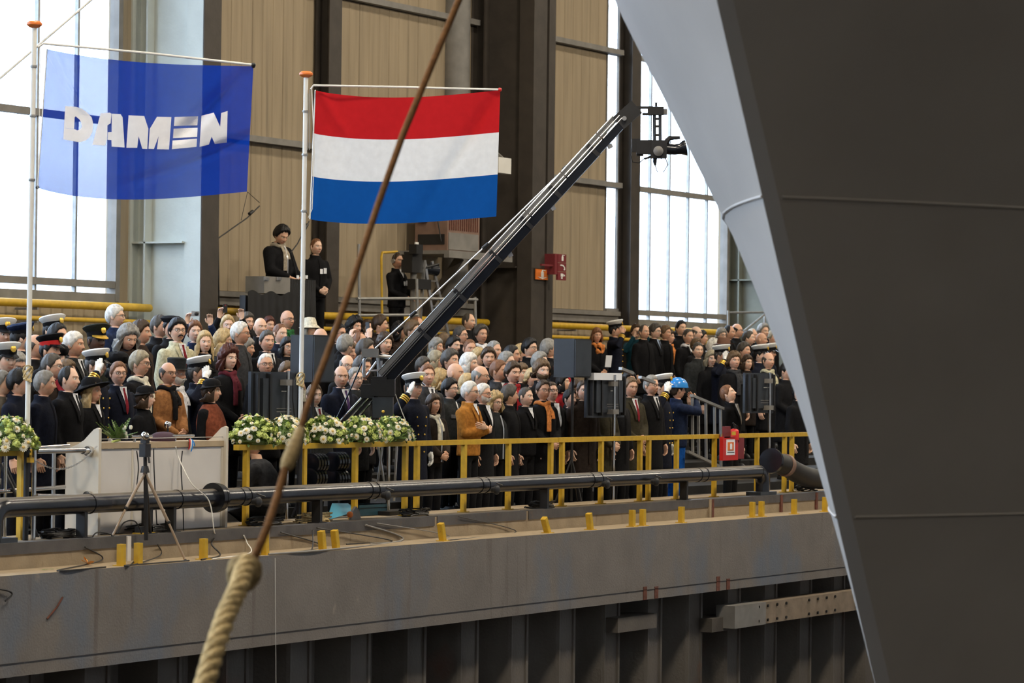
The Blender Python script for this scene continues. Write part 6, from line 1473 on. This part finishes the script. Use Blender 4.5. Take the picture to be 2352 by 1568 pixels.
coil(140, 1250, 17.45, 'black cable coils on the coping near the tall flagpole'); coil(350, 1240, 17.42, 'black cable coils on the coping at the tripod foot'); coil(730, 1205, 17.45, 'tangled pale ropes on the coping below the pipe', 6, .22, 'rope'); coil(960, 1185, 17.45, 'black cable coils on the coping below the ochre jacket'); coil(1250, 1160, 17.45, 'black cable coils on the coping below the second loudspeaker'); coil(1860, 1108, 17.55, 'black cable coils on the coping at the ship bow', 6, .2); coil(620, 1217, 17.45, 'black cable coils on the coping behind the rope knot')
p = at(335, 1233, 17.32); t = thing('power_box', 'yellow and black power box at the tripod foot on the coping', 'box'); MB().bb(p[0] - .1, p[0] + .12, 17.3, 17.4, .225, .245).build('base', M['yellow'], t, False); MB().bb(p[0] - .08, p[0] + .1, 17.31, 17.39, .245, .30).build('case', M['black'], t, False)
p = at(200, 1305, 17.05); mb = MB()
for k in range(7): 
    q = V(p[0] + random.uniform(-.02, .02), 17.05, .03); d = nrm(rng.normal(0, 1, 3) + V(0, 0, .6)); s = nrm(np.cross(d, V(.3, .2, .8))); mb.add([q, q + d * .04 + s * .025, q + d * .075, q + d * .04 - s * .025], [(0, 1, 2, 3)])
tag(mb.build('plastic_scrap', mat('orange_plastic', (.75, .30, .03), .5)), 'crumpled orange plastic scrap on the ledge before the first stub post', 'litter')
mb = MB()
for k in range(14):
    q = at(random.uniform(98, 142), random.uniform(1326, 1334), 16.95); q[2] = .006; a = random.uniform(0, 6); mb.add([q, q + V(.03 * math.cos(a), .03 * math.sin(a), .004), q + V(.045 * math.cos(a + .5), .03 * math.sin(a + .5), .002)], [(0, 1, 2)])
tag(mb.build('leaf_litter', M['green_leaf']), 'scattered green leaf bits on the ledge near the frame edge', 'leaves', kind='stuff')
tag(MB().tube([at(108, 1421, 16.74), at(130, 1395, 16.73), at(144, 1371, 16.735)], .008, 6).build('iron_hook', M['rust']), 'bent rusty iron rod on the concrete face below the ledge', 'rod')
tag(MB().tube([at(632, 1281, 16.73), at(634, 1590, 16.72)], .003, 6).build('string', M['white']), 'thin white string hanging down the concrete face beside the rope knot', 'string')
# things stored under the guard rail
p = at(785, 1180, 17.95); tag(MB().slab([at(758, 1192, 17.8), at(768, 1160, 17.95), at(805, 1160, 17.95), at(815, 1175, 17.85)], (0, .03, .02)).build('tarpaulin', M['teal_plastic']), 'folded bright blue tarpaulin under the rail below the third bouquet', 'tarpaulin')
a, b = at(826, 1160, 17.9), at(892, 1192, 17.9); tag(MB().bb(a[0], b[0], 17.9, 18.08, .23, a[2]).bb(a[0] - .02, b[0] + .02, 17.89, 18.09, a[2] - .03, a[2]).build('storage_box', mat('teal_dark', (.02, .07, .10), .4), smooth=False), 'dark teal storage box on the coping below the crane', 'box')
p = at(805, 1180, 17.55); t = thing('cable_anchor', 'small grey steel lug with orange shackle on the coping below the third bouquet', 'lug', loc=(p[0], 17.48, .226)); MB().slab([(-.1, 0, 0), (.1, 0, 0), (.06, 0, .1), (0, 0, .14), (-.05, 0, .1)], (0, .03, 0)).build('lug', M['steel_grey'], t, False); MB().ball((-.12, 0, .06), .035, 10, 8).build('shackle', M['orange'], t)
# kneeling technician behind the rail
def kneeler(px, Y, lab):
    p = at(px, 1100, Y); r_ = thing('person', lab, 'person', 'technicians on the platforms', (p[0], Y, .0), math.radians(200))
    mb = MB().rings([ell(z, rx, ry, cy, phi=P24) for z, rx, ry, cy in ((.86, .07, .07, -.12), (.82, .16, .11, -.10), (.72, .20, .14, -.06), (.55, .19, .15, 0), (.38, .18, .15, .04), (.30, .17, .14, .04))])
    for s in (-1, 1): limb(mb, [(s * .19, -.1, .76), (s * .25, -.2, .55), (s * .1, -.36, .5)], [.075, .062, .048], 10)
    for k in range(5): mb.rings([ell(.40 + .08 * k + dz, .19 + e + .004, .15 + e, .02 - .03 * k, phi=P24) for dz, e in ((-.03, -.01), (0, .014), (.03, -.01))])
    b_ = MB().rings([head_surf(PHI, t_) + V(0, -.16, 1.02) for t_ in TH] + [ell(.90, .056, .058, -.145), ell(.84, .06, .06, -.13), ell(.78, .13, .09, -.1), ell(.4, .13, .1, .02)])
    for s in (-1, 1): hand(b_, (s * .1, -.36, .5), (-s * .4, -.8, -.2), (0, 0, 1), .6, 0, -s)
    me = b_.mesh('body', skin_mat(1)); c0 = np.empty(len(me.vertices) * 3); at_ = me.color_attributes.new('tint', 'FLOAT_COLOR', 'POINT'); at_.data.foreach_set('color', [1.] * (4 * len(me.vertices))); obj('body', me, r_)
    shared('jacket', remesh(mb, 'jacket', .018, 2), r_, PAL('g')); shared('hair', hair_mesh('full'), r_, PAL('hk'), Matrix.Translation((0, -.16, 1.02)))
    lg = MB()
    for s in (-1, 1): limb(lg, [(s * .1, .04, .34), (s * .13, -.34, .30), (s * .13, -.02, .09)], [.10, .08, .06], 12)
    shared('trousers', remesh(lg, 'trousers', .022, 3), r_, PAL('k'))
kneeler(618, 18.08, 'person crouching in dark padded jacket below the second flower arrangement')
# things held up in the crowd
def held(i, sx, nm, lab, cat, build, off=(0, 0, 0)):
    r_ = PEOPLE[i]; el, wr, d, s, c = POSE[PP[i][3]['pose']][0]; w_ = V(*wr) + nrm(d) * .1 + V(*off); M_ = r_.matrix_basis if False else Matrix.LocRotScale(r_.location, r_.rotation_euler, r_.scale); q = M_ @ Vector(w_ * V(sx, 1, 1))
    t = thing(nm, lab, cat, None, q, r_.rotation_euler[2]); build(t)
def b_phone(t): MB().box((0, 0, .02), (.058, .012, .115)).build('case', M['black'], t, False); MB().box((0, -.008, .06), (.02, .006, .02)).build('lens', M['dark_red'], t, False)
def b_cam(t): MB().box((0, 0, 0), (.105, .03, .062)).build('case', M['alu'], t, False); MB().lathe([(.024, 0), (.024, .025), (.018, .03)], (.01, -.012, 0), 14, np.array([[1, 0, 0], [0, 0, -1], [0, 1, 0]])).build('lens', M['black'], t)
idx = {p_[4]: k for k, p_ in enumerate(PP)}
def find(sub): return [k for l_, k in idx.items() if sub in l_][0]
held(find('raising a compact camera above'), 1, 'compact_camera', 'silver compact camera held up in the top row before the pale column', 'camera', b_cam, (.09, -.03, .02))
held(find('holding a black phone up'), 1, 'mobile_phone', 'black phone with red light held up before a face in the top row', 'phone', b_phone, (.06, -.04, 0))
held(find('turned away, raising a phone'), 1, 'mobile_phone', 'black phone raised high beside the first loudspeaker', 'phone', b_phone, (.06, -.04, .03))
held(find('teal coat holding a compact'), 1, 'compact_camera', 'silver compact camera held to a face by the teal coat', 'camera', b_cam, (.07, -.02, 0))
i = find('ruffled orange scarf'); r_ = PEOPLE[i]; q = Matrix.LocRotScale(r_.location, r_.rotation_euler, r_.scale) @ Vector((.04, -.30, 1.10))
tag(MB().box((0, 0, .07), (.13, .008, .2)).build('leaflet', M['paper'], smooth=False, loc=q), 'white leaflet held by the person with the ruffled orange scarf', 'leaflet').rotation_euler = (.15, 0, r_.rotation_euler[2])
